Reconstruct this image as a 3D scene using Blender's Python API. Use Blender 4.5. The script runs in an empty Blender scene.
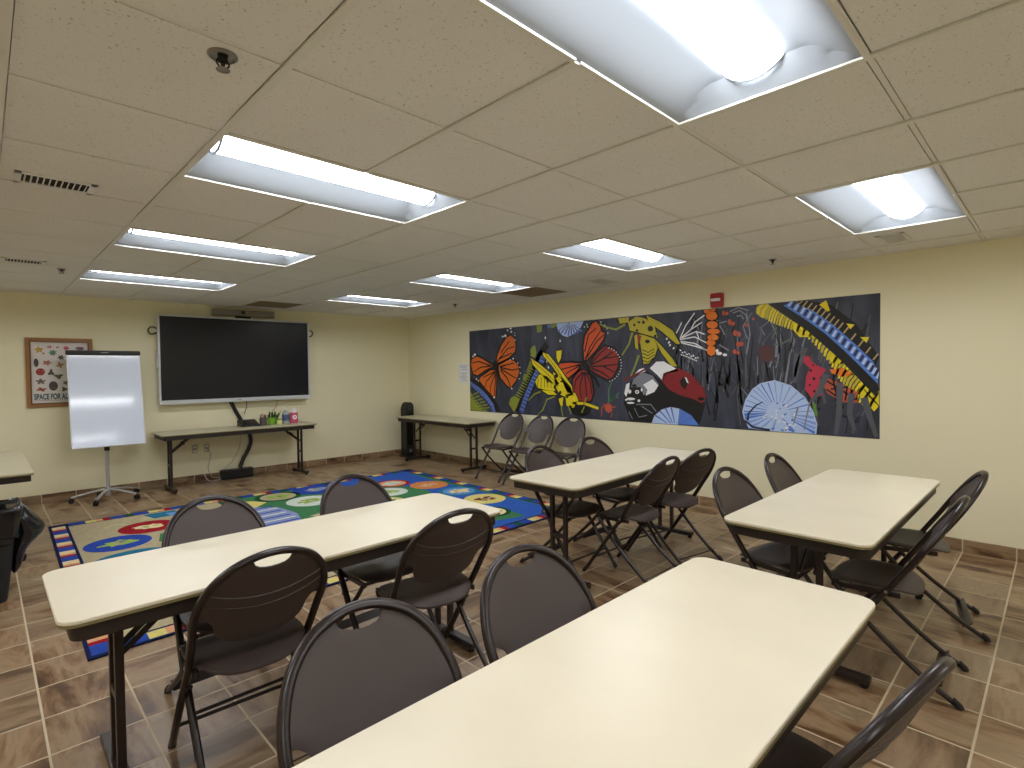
# constants
CAM_F=541.025
CAM_YPR=(0.7763, -0.02433, -0.01128)
CAM_LOC=(-0.679, -1.6335, 1.4167)
LENS=9.5
EXPO=1.1
MURAL_SW=5.251
MURAL_SH=1.2065
MURAL_Y0=4.677
MURAL_Z0=.817
MURAL_DATA=('k,2,567,722,595,828,681,975,792,1086,898,1121,989,1061,1019,948,998,849,873,765,691,704,599,688,589,742,677,756,849,815,956,885,965,944,943,1031,892,1067,824,1042,725,941,645,806,621,708;o,3,594,715,620,817,703,958,808,1064,895,1094,966,1046,992,946,977,867,861,790,684,730;k,2,638,709,827,778,971,764,1067,682,1084,583,1035,472,893,332,781,385,659,493,619,606,621,684,675,682,673,616,703,525,813,429,873,384,991,506,1030,593,1021,652,951,712,837,724,658,657;o,3,648,683,832,751,961,738,1044,667,1057,588,1013,489,883,358,797,407,681,509,646,611;k,2,491,660,273,759,172,792,72,758,63,707,103,580,177,567,334,640,490,690,475,686,529,684,512,640,354,588,187,513,63,544,9,699,36,800,170,846,293,809,513,710;o,3,502,685,283,784,171,819,54,779,36,703,83,562,182,540,344,614,501,665;k,2,574,575,493,587,259,484,236,481,356,382,525,261,536,220,561,408,570,527,550,595,604,609,624,531,615,402,586,196,493,215,322,338,190,451,233,532,477,639,580,629;o,3,577,602,485,613,246,508,213,466,339,360,509,238,561,208,588,405,597,529;k,4,593,734,830,920,977,943,979,929,838,904,607,716;k,4,652,786,918,856,922,842,658,764;k,4,680,864,860,1016,870,1006,694,848;k,4,670,663,917,618,1051,634,1053,620,915,600,666,641;k,4,666,673,959,715,961,701,670,651;k,4,689,619,835,494,889,371,877,365,821,482,675,603;k,4,687,641,919,537,1016,495,1010,483,911,521,679,621;k,4,483,664,217,734,54,718,52,732,219,752,489,686;k,4,471,660,251,648,87,578,81,590,247,666,469,682;k,4,583,582,378,439,346,357,332,363,366,451,571,600;k,4,588,565,473,380,470,278,456,278,457,386,570,577;k,4,596,548,547,238,533,240,574,552;k,4,564,581,312,501,308,515,558,601;k,4,518,716,579,756,639,683,637,591,597,570,532,643;k,4,636,595,675,449,683,346,673,344,655,445,608,587;w,4,920,1192,908,1179,885,1181,874,1195,885,1202,908,1202;w,4,850,1169,841,1159,824,1160,816,1171,824,1181,842,1180;w,4,930,1144,920,1132,900,1133,890,1146,900,1158,920,1156;w,4,817,1094,802,1077,773,1079,759,1097,774,1114,803,1112;w,4,756,1087,745,1076,724,1077,714,1089,725,1101,746,1100;w,4,992,1089,986,1082,975,1083,969,1090,975,1096,986,1096;w,4,996,1025,990,1018,979,1019,974,1026,979,1033,991,1032;w,4,152,847,136,831,107,832,92,849,107,865,137,864;w,4,102,821,91,810,71,810,62,822,72,833,92,832;w,4,958,768,950,758,933,758,924,769,933,779,950,779;w,4,898,753,891,745,877,745,869,754,877,763,891,762;w,4,1042,707,1036,700,1025,700,1019,707,1025,714,1036,714;w,4,1082,647,1077,640,1066,640,1060,647,1066,654,1077,654;w,4,1089,568,1084,561,1073,561,1067,568,1073,575,1084,575;w,4,171,483,162,473,146,473,138,482,146,492,163,492;w,4,209,455,203,447,190,447,183,455,190,462,203,462;w,4,561,218,550,205,528,205,518,217,529,230,550,231;w,4,923,352,914,342,897,342,889,352,898,363,915,363;w,4,1066,489,1060,482,1049,482,1044,489,1050,496,1061,496;w,4,989,1124,985,1120,977,1120,972,1125,977,1130,985,1130;k,1,16,520,250,412,418,303,554,191,679,23,543,4,430,75,318,165,170,262,4,366;b,2,4,455,228,349,391,243,521,124,570,4,500,4,461,80,345,183,192,283,4,387;n,3,4,378,74,431,80,421'
',5,368;n,3,42,352,117,405,123,395,48,342;n,3,85,323,159,376,165,366,91,313;n,3,127,293,200,346,208,336,135,283;n,3,169,262,241,315,249,305,177,252;n,3,210,228,283,281,291,271,218,218;n,3,252,193,323,246,331,236,260,183;n,3,293,157,364,210,372,200,301,147;n,3,334,118,404,171,412,161,342,108;n,3,374,78,444,131,452,121,382,68;n,3,414,37,484,90,492,80,422,27;n,3,454,4,523,47,531,37,462,4;k,1,1622,774,1463,530,1328,337,1220,163,1107,4,933,61,1048,265,1162,447,1297,642,1454,884;b,2,1543,763,1448,583,1335,410,1231,235,1119,6,1043,44,1157,275,1263,454,1374,627,1469,803;n,3,1461,768,1537,736,1531,724,1455,756;n,3,1434,723,1511,691,1505,679,1428,711;n,3,1408,677,1485,646,1479,634,1402,665;n,3,1381,632,1458,601,1452,589,1375,620;n,3,1354,587,1432,556,1426,542,1348,573;n,3,1327,541,1405,510,1399,496,1321,527;n,3,1300,495,1379,464,1373,450,1294,481;n,3,1272,448,1351,418,1347,404,1268,434;n,3,1244,401,1324,371,1320,357,1240,387;n,3,1217,354,1296,325,1292,311,1213,340;n,3,1189,307,1269,277,1265,263,1185,293;n,3,1161,259,1242,230,1238,216,1157,245;n,3,1133,211,1214,182,1210,168,1129,197;n,3,1105,163,1186,135,1182,121,1101,149;n,3,1076,115,1158,86,1154,72,1072,101;n,3,1048,66,1130,38,1126,24,1044,52;k,1,1611,912,1476,760,1330,412,1238,450,1388,810,1535,978;g,2,4,290,76,227,206,123,396,7,4,11;g,2,74,259,190,293,196,273,80,239;s,3,24,211,108,235,112,221,28,197;g,2,126,219,241,250,247,230,132,199;s,3,70,175,166,197,170,183,74,161;g,2,179,179,293,206,297,186,183,159;s,3,117,140,225,161,227,147,119,126;g,2,230,140,343,163,347,143,234,120;s,3,162,105,282,124,284,110,164,91;g,2,281,102,393,121,397,101,285,82;s,3,207,70,339,88,341,74,209,56;g,2,332,63,443,78,445,58,334,43;s,3,252,36,396,52,398,38,254,22;g,2,953,249,1065,216,998,91,949,19,845,135,881,217;g,2,984,280,1095,238,1091,228,978,260;g,2,1011,314,1117,272,1113,262,1003,294;g,2,1037,348,1140,306,1136,296,1029,328;g,2,1063,382,1162,340,1158,330,1055,362;g,2,1088,416,1184,373,1180,363,1080,396;g,2,1114,450,1207,407,1203,397,1106,430;g,2,1139,484,1229,440,1225,430,1131,464;g,2,1164,517,1251,473,1247,463,1156,497;g,2,1190,550,1272,506,1268,496,1180,530;g,2,1215,583,1294,539,1290,529,1205,563;g,2,1240,616,1316,571,1312,563,1230,596;g,2,1264,649,1338,603,1334,595,1254,629;g,2,1153,558,1234,548,1178,450,1124,489;g,2,1292,910,1359,940,1383,834,1356,768,1277,799;g,2,1388,1197,1492,1199,1485,1115,1400,1101;g,2,1197,594,1249,572,1245,562,1191,580;g,2,1205,612,1260,590,1256,580,1199,596;g,2,1213,630,1271,607,1267,597,1207,614;g,2,1221,647,1282,624,1278,614,1217,631;g,2,1229,665,1292,642,1290,632,1225,649;g,2,1237,682,1303,659,1301,649,1233,666;g,2,1246,699,1314,676,1312,666,1242,683;g,2,1254,717,1325,693,1323,683,1250,701;g,2,1262,734,1335,710,1333,700,1258,718;l,2,1733,1202,1764,1117,1841,1043,1918,1019,2044,1061,2131,1123,2181,1202;b,3,1981,1202,1770,1085,1756,1109,1971,1202;b,3,1982,1202,1831,1066,1811,1086,1970,1202;b,3,1984,1202,1889,1048,1865,1062,1968,1202;b,3,1985,1202,1948,1031,1920,1037,1967,1202;b,3,1985,1202,2003,1'
'032,1975,1030,1967,1202;b,3,1984,1202,2057,1050,2031,1040,1968,1202;b,3,1983,1202,2110,1069,2088,1051,1969,1202;b,3,1982,1202,2162,1085,2144,1063,1970,1202;w,4,1988,1202,1805,1108,1801,1114,1984,1202;w,4,1988,1202,1857,1088,1853,1092,1984,1202;w,4,1989,1202,1909,1068,1903,1070,1983,1202;w,4,1989,1202,1960,1048,1954,1048,1983,1202;w,4,1989,1202,2010,1063,2004,1063,1983,1202;w,4,1989,1202,2060,1079,2054,1077,1983,1202;w,4,1988,1202,2109,1094,2105,1090,1984,1202;b,2,1577,1194,1658,1202,1644,1155,1590,1148;k,5,1282,781,1438,705,1686,548,1796,440,1725,379,1531,472,1306,673,1262,761,1288,775,1328,693,1549,496,1731,409,1768,430,1668,524,1424,679,1268,755;y,6,1275,768,1431,692,1677,536,1782,435,1728,394,1540,484,1317,683;k,5,1507,850,1608,823,1769,666,1898,525,2000,404,2010,289,1899,307,1797,486,1641,657,1492,784,1488,835,1518,835,1514,804,1661,679,1821,504,1921,327,1988,309,1974,390,1876,505,1747,646,1590,799,1499,820;y,6,1503,835,1599,811,1758,656,1887,515,1987,397,1999,299,1910,317,1809,495,1651,668,1503,794;k,5,1345,461,1424,560,1575,538,1740,403,1706,319,1564,326,1391,356,1344,445,1370,459,1405,382,1568,356,1696,347,1716,385,1561,512,1434,532,1369,443;y,6,1357,452,1429,546,1568,525,1728,394,1701,333,1566,341,1398,369;k,5,1683,590,1817,528,1973,407,2024,283,1884,242,1771,282,1701,389,1662,573,1692,579,1729,399,1789,306,1884,272,1998,297,1951,387,1801,502,1671,562;y,6,1677,576,1809,515,1962,397,2011,290,1884,257,1780,294,1715,394;k,5,1876,302,2040,334,2105,221,2014,109,1883,139,1864,285,1894,289,1907,157,2004,137,2075,225,2032,306,1882,272;y,6,1879,287,2036,320,2090,223,2009,123,1895,148;k,5,1470,354,1677,347,1748,270,1589,265,1463,325,1475,353,1595,295,1732,296,1671,317,1468,324;y,6,1469,339,1674,332,1740,283,1592,280;k,5,1762,248,1858,264,1844,128,1779,146,1752,229,1780,239,1805,162,1818,142,1832,248,1770,220;y,6,1766,234,1845,256,1831,135,1792,154;k,5,1732,863,1840,868,1826,750,1772,677,1723,753,1719,847,1749,849,1753,761,1772,707,1798,760,1818,848,1736,833;y,6,1734,848,1829,858,1812,755,1772,692,1738,757;y,6,1997,202,2184,204,2399,150,2391,120,2180,172,1997,168;g,6,1457,307,1345,276,1228,186,1218,198,1335,292,1451,329;g,6,1703,252,1571,209,1500,75,1398,4,1388,9,1486,87,1557,225,1697,272;g,6,1816,156,1826,77,1842,13,1826,9,1808,73,1794,152;g,6,1944,143,1978,45,1964,39,1924,135;g,6,2160,173,2199,250,2212,270,2226,262,2215,242,2180,163;g,6,2124,76,2175,153,2189,145,2142,64;k,7,1762,525,1751,508,1724,501,1698,508,1687,525,1699,543,1725,550,1751,542;k,7,1842,455,1836,447,1821,443,1806,447,1800,455,1807,464,1821,467,1836,464;k,7,1600,460,1594,440,1581,431,1567,440,1562,460,1568,480,1581,489,1595,480;k,7,1814,315,1808,298,1793,291,1778,297,1772,314,1779,331,1794,339,1808,332;k,7,1720,384,1715,364,1701,355,1688,363,1683,383,1689,404,1702,412,1715,404;k,7,1984,141,1977,130,1959,125,1941,128,1934,139,1941,151,1959,156,1977,152;k,7,2082,165,2075,158,2060,154,2044,156,2037,163,2044,170,2060,174,2076,171;k,7,1925,258,1920,249,1909,246,1898,249,1894,257,1899,26'
'6,1910,269,1920,266;k,7,1501,680,1497,673,1487,670,1477,673,1473,681,1477,688,1487,691,1497,688;k,7,1419,514,1402,368,1394,370,1411,516;k,7,1475,507,1465,370,1457,370,1467,507;k,7,1530,499,1526,371,1518,371,1522,499;k,7,1585,491,1586,372,1578,372,1577,491;k,7,1640,483,1646,373,1638,373,1632,483;k,7,1291,750,1516,601,1731,437,1727,431,1512,595,1287,744;k,7,1547,816,1760,599,1939,380,1933,374,1754,593,1541,810;k,5,1934,139,2134,167,2302,154,2253,56,2157,22,2008,44;w,5,1814,975,1808,959,1795,960,1788,976,1795,991,1808,990;w,5,1610,638,1603,622,1590,622,1583,638,1590,654,1604,654;w,5,1584,720,1577,704,1563,704,1557,720,1564,736,1578,736;w,5,1561,1027,1554,1012,1540,1013,1533,1029,1540,1044,1554,1044;w,5,2181,72,2175,57,2163,56,2157,71,2163,86,2175,87;g,3,1637,1202,1723,1202,1733,1163,1657,1144;g,3,1387,1202,1478,1202,1488,1138,1409,1118;g,3,1268,887,1360,892,1370,812,1290,789;k,2,2158,715,2147,883,2176,1027,2290,1180,2381,1202,2453,1128,2460,1076,2522,1045,2496,945,2376,814,2241,702,2195,688,2181,746,2207,750,2334,858,2446,979,2466,1025,2414,1038,2401,1100,2359,1155,2332,1138,2230,1001,2207,879,2218,719;o2,3,2188,717,2177,881,2203,1014,2311,1159,2370,1183,2427,1114,2437,1057,2494,1035,2471,962,2355,836,2224,726;k,2,2248,687,2357,820,2488,908,2642,861,2719,758,2696,614,2623,494,2529,457,2362,526,2260,590,2242,662,2300,674,2304,630,2388,580,2539,517,2579,536,2640,636,2661,746,2610,811,2498,848,2399,776,2294,649;r,3,2271,668,2378,798,2493,878,2626,836,2690,752,2668,625,2601,515,2534,487,2375,553,2282,610;k,2,2137,649,1964,662,1806,656,1735,613,1798,541,1904,524,2045,616,2116,699,2162,659,2083,570,1920,466,1768,489,1675,619,1790,714,1966,722,2141,709;o2,3,2139,679,1965,692,1798,685,1705,616,1783,515,1912,495,2064,593;k,2,2184,573,2107,550,2030,467,2039,331,2126,249,2182,237,2259,251,2285,327,2264,449,2211,554,2162,575,2188,629,2257,592,2322,467,2345,323,2299,207,2184,177,2094,199,1983,307,1972,485,2071,598,2166,631;r,3,2175,602,2089,574,2001,476,2011,319,2110,224,2183,207,2279,229,2315,325,2293,458,2234,573;k,4,2191,730,2266,882,2421,1063,2431,1053,2280,872,2209,722;k,4,2184,825,2244,1035,2365,1105,2373,1093,2258,1025,2204,819;k,4,2204,742,2373,954,2479,1023,2487,1011,2385,942,2220,730;k,4,2279,667,2489,746,2668,759,2670,745,2493,730,2287,649;k,4,2283,649,2468,654,2667,668,2669,654,2468,638,2283,629;k,4,2297,630,2448,579,2561,512,2553,500,2442,563,2291,610;k,4,2276,674,2419,803,2511,864,2519,852,2429,789,2290,660;k,4,2464,739,2599,815,2607,803,2474,721;k,4,2129,660,1941,626,1732,589,1730,603,1937,642,2125,680;k,4,2131,651,1890,549,1884,561,2123,669;k,4,2183,570,2120,398,2141,245,2127,243,2104,400,2165,576;k,4,2196,574,2217,401,2226,227,2212,227,2201,399,2176,572;k,4,2207,578,2289,442,2298,307,2284,305,2273,436,2189,568;k,4,2169,565,2058,471,2031,357,2017,361,2044,481,2155,581;k,4,2472,655,2627,576,2621,564,2464,637;k,4,2127,709,2200,726,2254,658,2270,553,2187,608;k,4,2248,594,2366,510,2422,400,2396,386,2338,482,2220,552;w,4,2562,858,2555,851,2545,854,254'
'6,863,2556,865;w,4,2600,844,2593,838,2584,841,2584,849,2593,852;w,4,2634,826,2628,819,2618,822,2618,831,2628,833;w,4,2665,803,2659,796,2649,799,2649,807,2659,810;w,4,2690,775,2684,769,2675,772,2675,780,2684,782;w,4,2710,745,2704,738,2694,741,2695,750,2704,752;w,4,2724,713,2718,706,2708,709,2708,717,2718,720;w,4,2731,679,2725,672,2716,675,2716,683,2725,686;w,4,2732,644,2726,638,2716,640,2717,649,2726,651;w,4,2726,610,2720,604,2710,606,2711,615,2720,617;w,4,2714,578,2708,571,2698,574,2698,582,2708,585;w,4,2695,547,2689,540,2679,543,2679,552,2689,554;w,4,2671,520,2665,513,2655,516,2655,524,2665,527;w,4,2641,496,2635,489,2625,492,2625,500,2635,503;w,4,2607,477,2601,470,2591,473,2591,481,2601,484;w,4,2570,463,2564,456,2554,459,2554,467,2564,470;w,4,2448,1168,2441,1160,2431,1164,2431,1175,2441,1177;w,4,2504,1127,2497,1119,2487,1123,2488,1134,2498,1136;w,4,2537,1088,2531,1080,2521,1084,2521,1094,2531,1097;w,4,2548,1032,2541,1024,2532,1028,2532,1038,2542,1041;w,4,2238,1155,2231,1146,2220,1150,2220,1161,2231,1164;w,4,2202,1128,2195,1120,2184,1124,2184,1135,2195,1138;w,4,2249,1125,2243,1117,2232,1121,2232,1132,2243,1135;p,3,2486,170,2532,209,2581,187,2598,119,2542,85,2491,120;v,3,2531,210,2535,369,2585,463,2595,457,2553,365,2555,210;v,3,2557,232,2687,335,2695,325,2573,214;v,3,2552,244,2618,285,2682,284,2682,272,2624,269,2566,224;p,3,2492,175,2451,139,2440,37,2430,37,2439,143,2482,185;p,3,2588,172,2643,163,2641,153,2586,158;p,3,2594,90,2580,30,2570,32,2580,92;p,3,2487,174,2461,194,2467,202,2495,186;k,5,2811,1153,2925,1202,3051,1181,3170,1083,3210,934,3085,961,2946,1003,2832,1034,2803,1136,2833,1144,2852,1056,2954,1031,3093,989,3186,952,3146,1067,3037,1155,2929,1183,2825,1127;d,6,2818,1140,2927,1198,3044,1168,3158,1075,3198,943,3089,975,2950,1017,2842,1045;k,5,2964,1011,3024,997,3167,946,3212,834,3169,727,3095,653,3006,648,2980,798,2946,993,2976,999,3010,802,3030,666,3081,679,3143,743,3182,834,3147,924,3016,969,2958,981;d,6,2961,996,3020,983,3157,935,3197,834,3156,735,3088,666,3018,657,2995,800;k,5,3063,1202,3233,1128,3389,1022,3480,866,3411,856,3238,998,3079,1109,3042,1194,3070,1202,3101,1131,3256,1022,3427,880,3452,858,3367,1002,3217,1102,3049,1187;d,6,3056,1200,3225,1115,3378,1012,3466,862,3419,868,3247,1010,3090,1120;k,5,3167,946,3257,861,3388,718,3444,625,3356,619,3234,764,3144,928,3170,942,3258,780,3374,643,3414,629,3364,700,3235,841,3147,924;d,6,3157,935,3246,851,3376,709,3429,627,3365,631,3246,772;k,5,2682,1202,2836,1202,2837,1126,2702,1117,2668,1191,2696,1201,2712,1145,2823,1152,2826,1183,2682,1181;d,6,2682,1196,2831,1197,2830,1139,2707,1131;k,5,2895,992,2952,1003,2968,820,2899,839,2887,978,2917,980,2927,849,2938,824,2924,993,2909,966;d,6,2902,979,2938,998,2953,822,2913,844;g,6,2891,1017,2839,883,2741,758,2727,768,2819,895,2865,1027;g,6,2973,755,2909,612,2853,510,2837,518,2889,622,2947,765;g,6,2787,1108,2657,1055,2498,1098,2418,1138,2426,1154,2504,1118,2655,1079,2775,1134;k,7,3144,1046,3134,1024,3108,1016,3082,1027,3071,1051,3082,1073,3108,1081,3134'
',1070;k,7,3103,908,3093,892,3070,887,3048,895,3038,911,3048,926,3071,931,3093,924;k,7,2955,1038,2950,1026,2938,1022,2926,1028,2921,1040,2926,1051,2938,1055,2950,1050;k,7,2983,1128,2977,1120,2962,1117,2947,1122,2941,1131,2947,1139,2962,1142,2977,1137;k,7,2917,1102,2913,1090,2902,1086,2892,1092,2888,1104,2892,1115,2903,1119,2913,1114;k,7,3039,1124,3034,1110,3021,1105,3008,1112,3002,1127,3008,1141,3021,1146,3034,1139;k,7,3187,964,3181,953,3169,949,3156,954,3151,966,3156,977,3169,981,3182,975;k,7,3192,1013,3188,1004,3180,1000,3172,1005,3169,1015,3172,1024,3180,1028,3188,1023;k,7,2699,1163,2694,1153,2682,1150,2669,1155,2664,1166,2669,1176,2682,1179,2694,1174;k,7,3009,825,3077,792,3155,830,3159,820,3077,782,3005,815;k,7,3009,785,3077,756,3155,797,3159,789,3077,746,3005,775;k,7,3009,744,3075,720,3154,765,3158,757,3077,710,3005,734;k,7,3008,703,3075,683,3153,733,3159,725,3077,673,3006,693;r,7,2945,997,2992,974,2972,883,2944,905;w,3,3457,923,3520,1054,3622,1184,3632,1176,3530,1048,3467,917;w,3,3459,925,3583,1014,3703,1081,3709,1071,3589,1004,3465,915;w,3,3461,916,3627,937,3758,869,3752,859,3625,925,3463,904;w,3,3473,897,3628,870,3767,789,3761,779,3624,858,3471,885;w,3,3474,883,3628,842,3747,800,3743,788,3624,830,3470,871;w,3,3481,935,3645,992,3737,959,3733,947,3647,980,3485,923;w,3,3581,1012,3623,1086,3733,1153,3739,1143,3631,1078,3591,1006;w,3,3415,983,3478,1095,3488,1089,3425,977;w,3,3652,988,3682,911,3670,907,3640,984;w,3,3289,978,3276,971,3267,977,3271,990,3284,998,3293,992;w,3,3326,957,3313,949,3304,955,3308,969,3321,976,3330,970;w,3,3360,947,3347,939,3339,945,3343,959,3356,967,3364,961;w,3,3397,927,3384,920,3375,926,3379,939,3392,947,3401,941;w,3,3403,898,3390,890,3381,896,3385,910,3398,918,3407,912;w,3,3343,881,3330,873,3321,879,3325,893,3338,901,3347,895;w,3,3353,851,3341,843,3332,849,3336,863,3349,871,3358,865;w,3,3396,817,3383,809,3375,814,3379,828,3391,836,3400,830;w,3,3317,922,3304,914,3295,920,3299,934,3312,941,3321,935;w,3,3267,993,3254,986,3245,992,3249,1006,3262,1013,3271,1007;w,3,3470,872,3458,864,3449,870,3453,883,3466,891,3474,885;w,3,3460,809,3477,797,3471,787,3454,799;w,3,3475,759,3489,749,3483,741,3469,751;w,3,3485,783,3502,771,3496,761,3479,773;w,3,3496,751,3510,741,3504,733,3490,743;w,3,3510,788,3527,776,3521,766,3504,778;w,3,3516,743,3531,733,3525,725,3510,735;w,3,3536,763,3552,751,3544,741,3528,753;w,3,3537,735,3551,725,3545,717,3531,727;w,3,3560,767,3576,756,3570,746,3554,757;w,3,3557,726,3572,717,3566,709,3551,718;w,3,3585,742,3601,730,3593,720,3577,732;w,3,3578,718,3592,708,3586,700,3572,710;w,3,3609,747,3625,735,3617,725,3601,737;w,3,3598,710,3612,700,3606,692,3592,702;w,3,3632,722,3649,710,3643,700,3626,712;w,3,3618,702,3632,692,3626,684,3612,694;w,3,3658,727,3673,715,3665,705,3650,717;w,3,3638,694,3652,684,3646,676,3632,686;k,5,2750,218,2763,314,2838,451,2923,534,3041,595,3244,474,3438,339,3747,252,3693,61,3673,19,2847,8,2799,115;r2,6,3244,474,3267,553,3440,611,3584,548,3734,383,3747,308,3708,241,3624,282,3459,320,3332,376;'
'w,6,3099,611,3179,682,3268,684,3429,596,3444,576,3293,553,3255,474,3189,538;w,6,2882,524,2959,600,3022,616,3045,579,2959,551;a,6,2854,399,2886,493,2999,571,3132,530,3211,434,3132,373,3016,309,2981,401;w,7,3012,428,3132,490,3204,420,3154,349,3044,306,3067,371;w,7,2763,324,2789,430,2838,451,2825,367,2787,283;w,7,2962,345,2953,329,2933,322,2913,328,2905,344,2913,360,2934,367,2954,361;w,7,2859,347,2852,329,2837,322,2821,329,2815,346,2822,364,2837,372,2853,365;w,7,2911,265,2893,253,2848,247,2804,250,2785,261,2804,274,2849,280,2893,276;w,7,2901,219,2886,210,2848,205,2810,207,2794,216,2810,225,2848,230,2886,227;w,7,2975,246,2970,235,2956,229,2943,234,2938,245,2943,257,2957,262,2970,258;w,7,2804,252,2799,242,2787,238,2775,242,2770,251,2775,260,2787,264,2799,260;w,7,3005,370,3001,356,2993,350,2984,356,2981,370,2985,385,2993,391,3001,385;k,8,2945,345,2942,337,2933,334,2925,337,2921,344,2925,352,2933,355,2942,352;k,8,2931,417,2922,405,2898,400,2874,404,2864,416,2874,428,2898,433,2922,428;k,7,3460,475,3506,518,3523,504,3553,456,3522,383,3477,417;w,8,3512,518,3539,504,3560,447,3539,456;k,7,3730,289,3723,278,3705,270,3683,270,3665,276,3658,287,3665,298,3683,306,3705,306,3723,300;r2,7,2748,481,2871,533,3049,614,3057,596,2879,515,2756,463;a,7,2921,209,3110,216,3181,136,3171,128,3106,204,2921,197;a,7,2901,164,2957,65,3060,92,3062,80,2953,55,2891,158;a,7,2828,119,2876,38,2866,32,2818,113;a,7,2995,190,3133,115,3127,105,2989,180;b2,6,3118,4,3153,87,3243,159,3352,191,3459,176,3583,116,3673,13;l,7,3118,4,3153,87,3243,159,3352,191,3453,176,3433,4;b,8,3227,151,3355,22,3349,14,3213,137;b,8,3296,182,3377,21,3369,17,3278,172;b,8,3367,190,3404,22,3394,20,3347,186;b,8,3169,100,3310,19,3306,11,3159,82;b,8,3529,142,3441,20,3433,26,3513,154;b,8,3608,85,3460,15,3456,23,3598,103;k,2,3890,1129,3875,1094,3836,1075,3786,1078,3746,1104,3730,1141,3746,1176,3786,1195,3836,1191,3875,1165;or,3,3872,1130,3854,1098,3811,1087,3767,1105,3749,1140,3767,1172,3811,1182,3854,1165;k,2,3896,1038,3881,1008,3841,991,3792,994,3752,1016,3736,1049,3752,1080,3792,1096,3842,1092,3881,1070;or,3,3878,1039,3860,1013,3817,1004,3773,1018,3755,1048,3773,1075,3817,1083,3860,1068;k,2,3918,970,3902,946,3858,933,3804,936,3759,954,3742,981,3759,1006,3804,1019,3858,1015,3902,997;or,3,3900,971,3880,952,3831,946,3782,957,3761,980,3782,1000,3831,1005,3880,993;k,2,3902,911,3887,884,3847,869,3798,871,3758,890,3742,919,3758,946,3798,961,3848,958,3887,939;or,3,3884,912,3866,889,3823,881,3779,893,3761,918,3779,941,3823,948,3866,936;k,2,3870,859,3857,832,3823,816,3781,818,3747,837,3734,865,3747,893,3781,909,3823,907,3857,888;or,3,3851,860,3837,837,3802,829,3767,840,3752,865,3767,888,3802,896,3837,885;k,2,3873,781,3861,741,3827,716,3785,717,3751,744,3737,785,3751,826,3785,850,3827,848,3861,822;or,3,3855,781,3841,743,3806,727,3771,745,3756,785,3771,824,3806,838,3841,821;k,2,3817,1182,3807,1158,3779,1145,3744,1148,3716,1166,3705,1191,3716,1202,3744,1202,3779,1202,3807,1202;or,3,3799,1183,3788,1165,3761,1159,3735,1169,3724,1190,'
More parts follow.
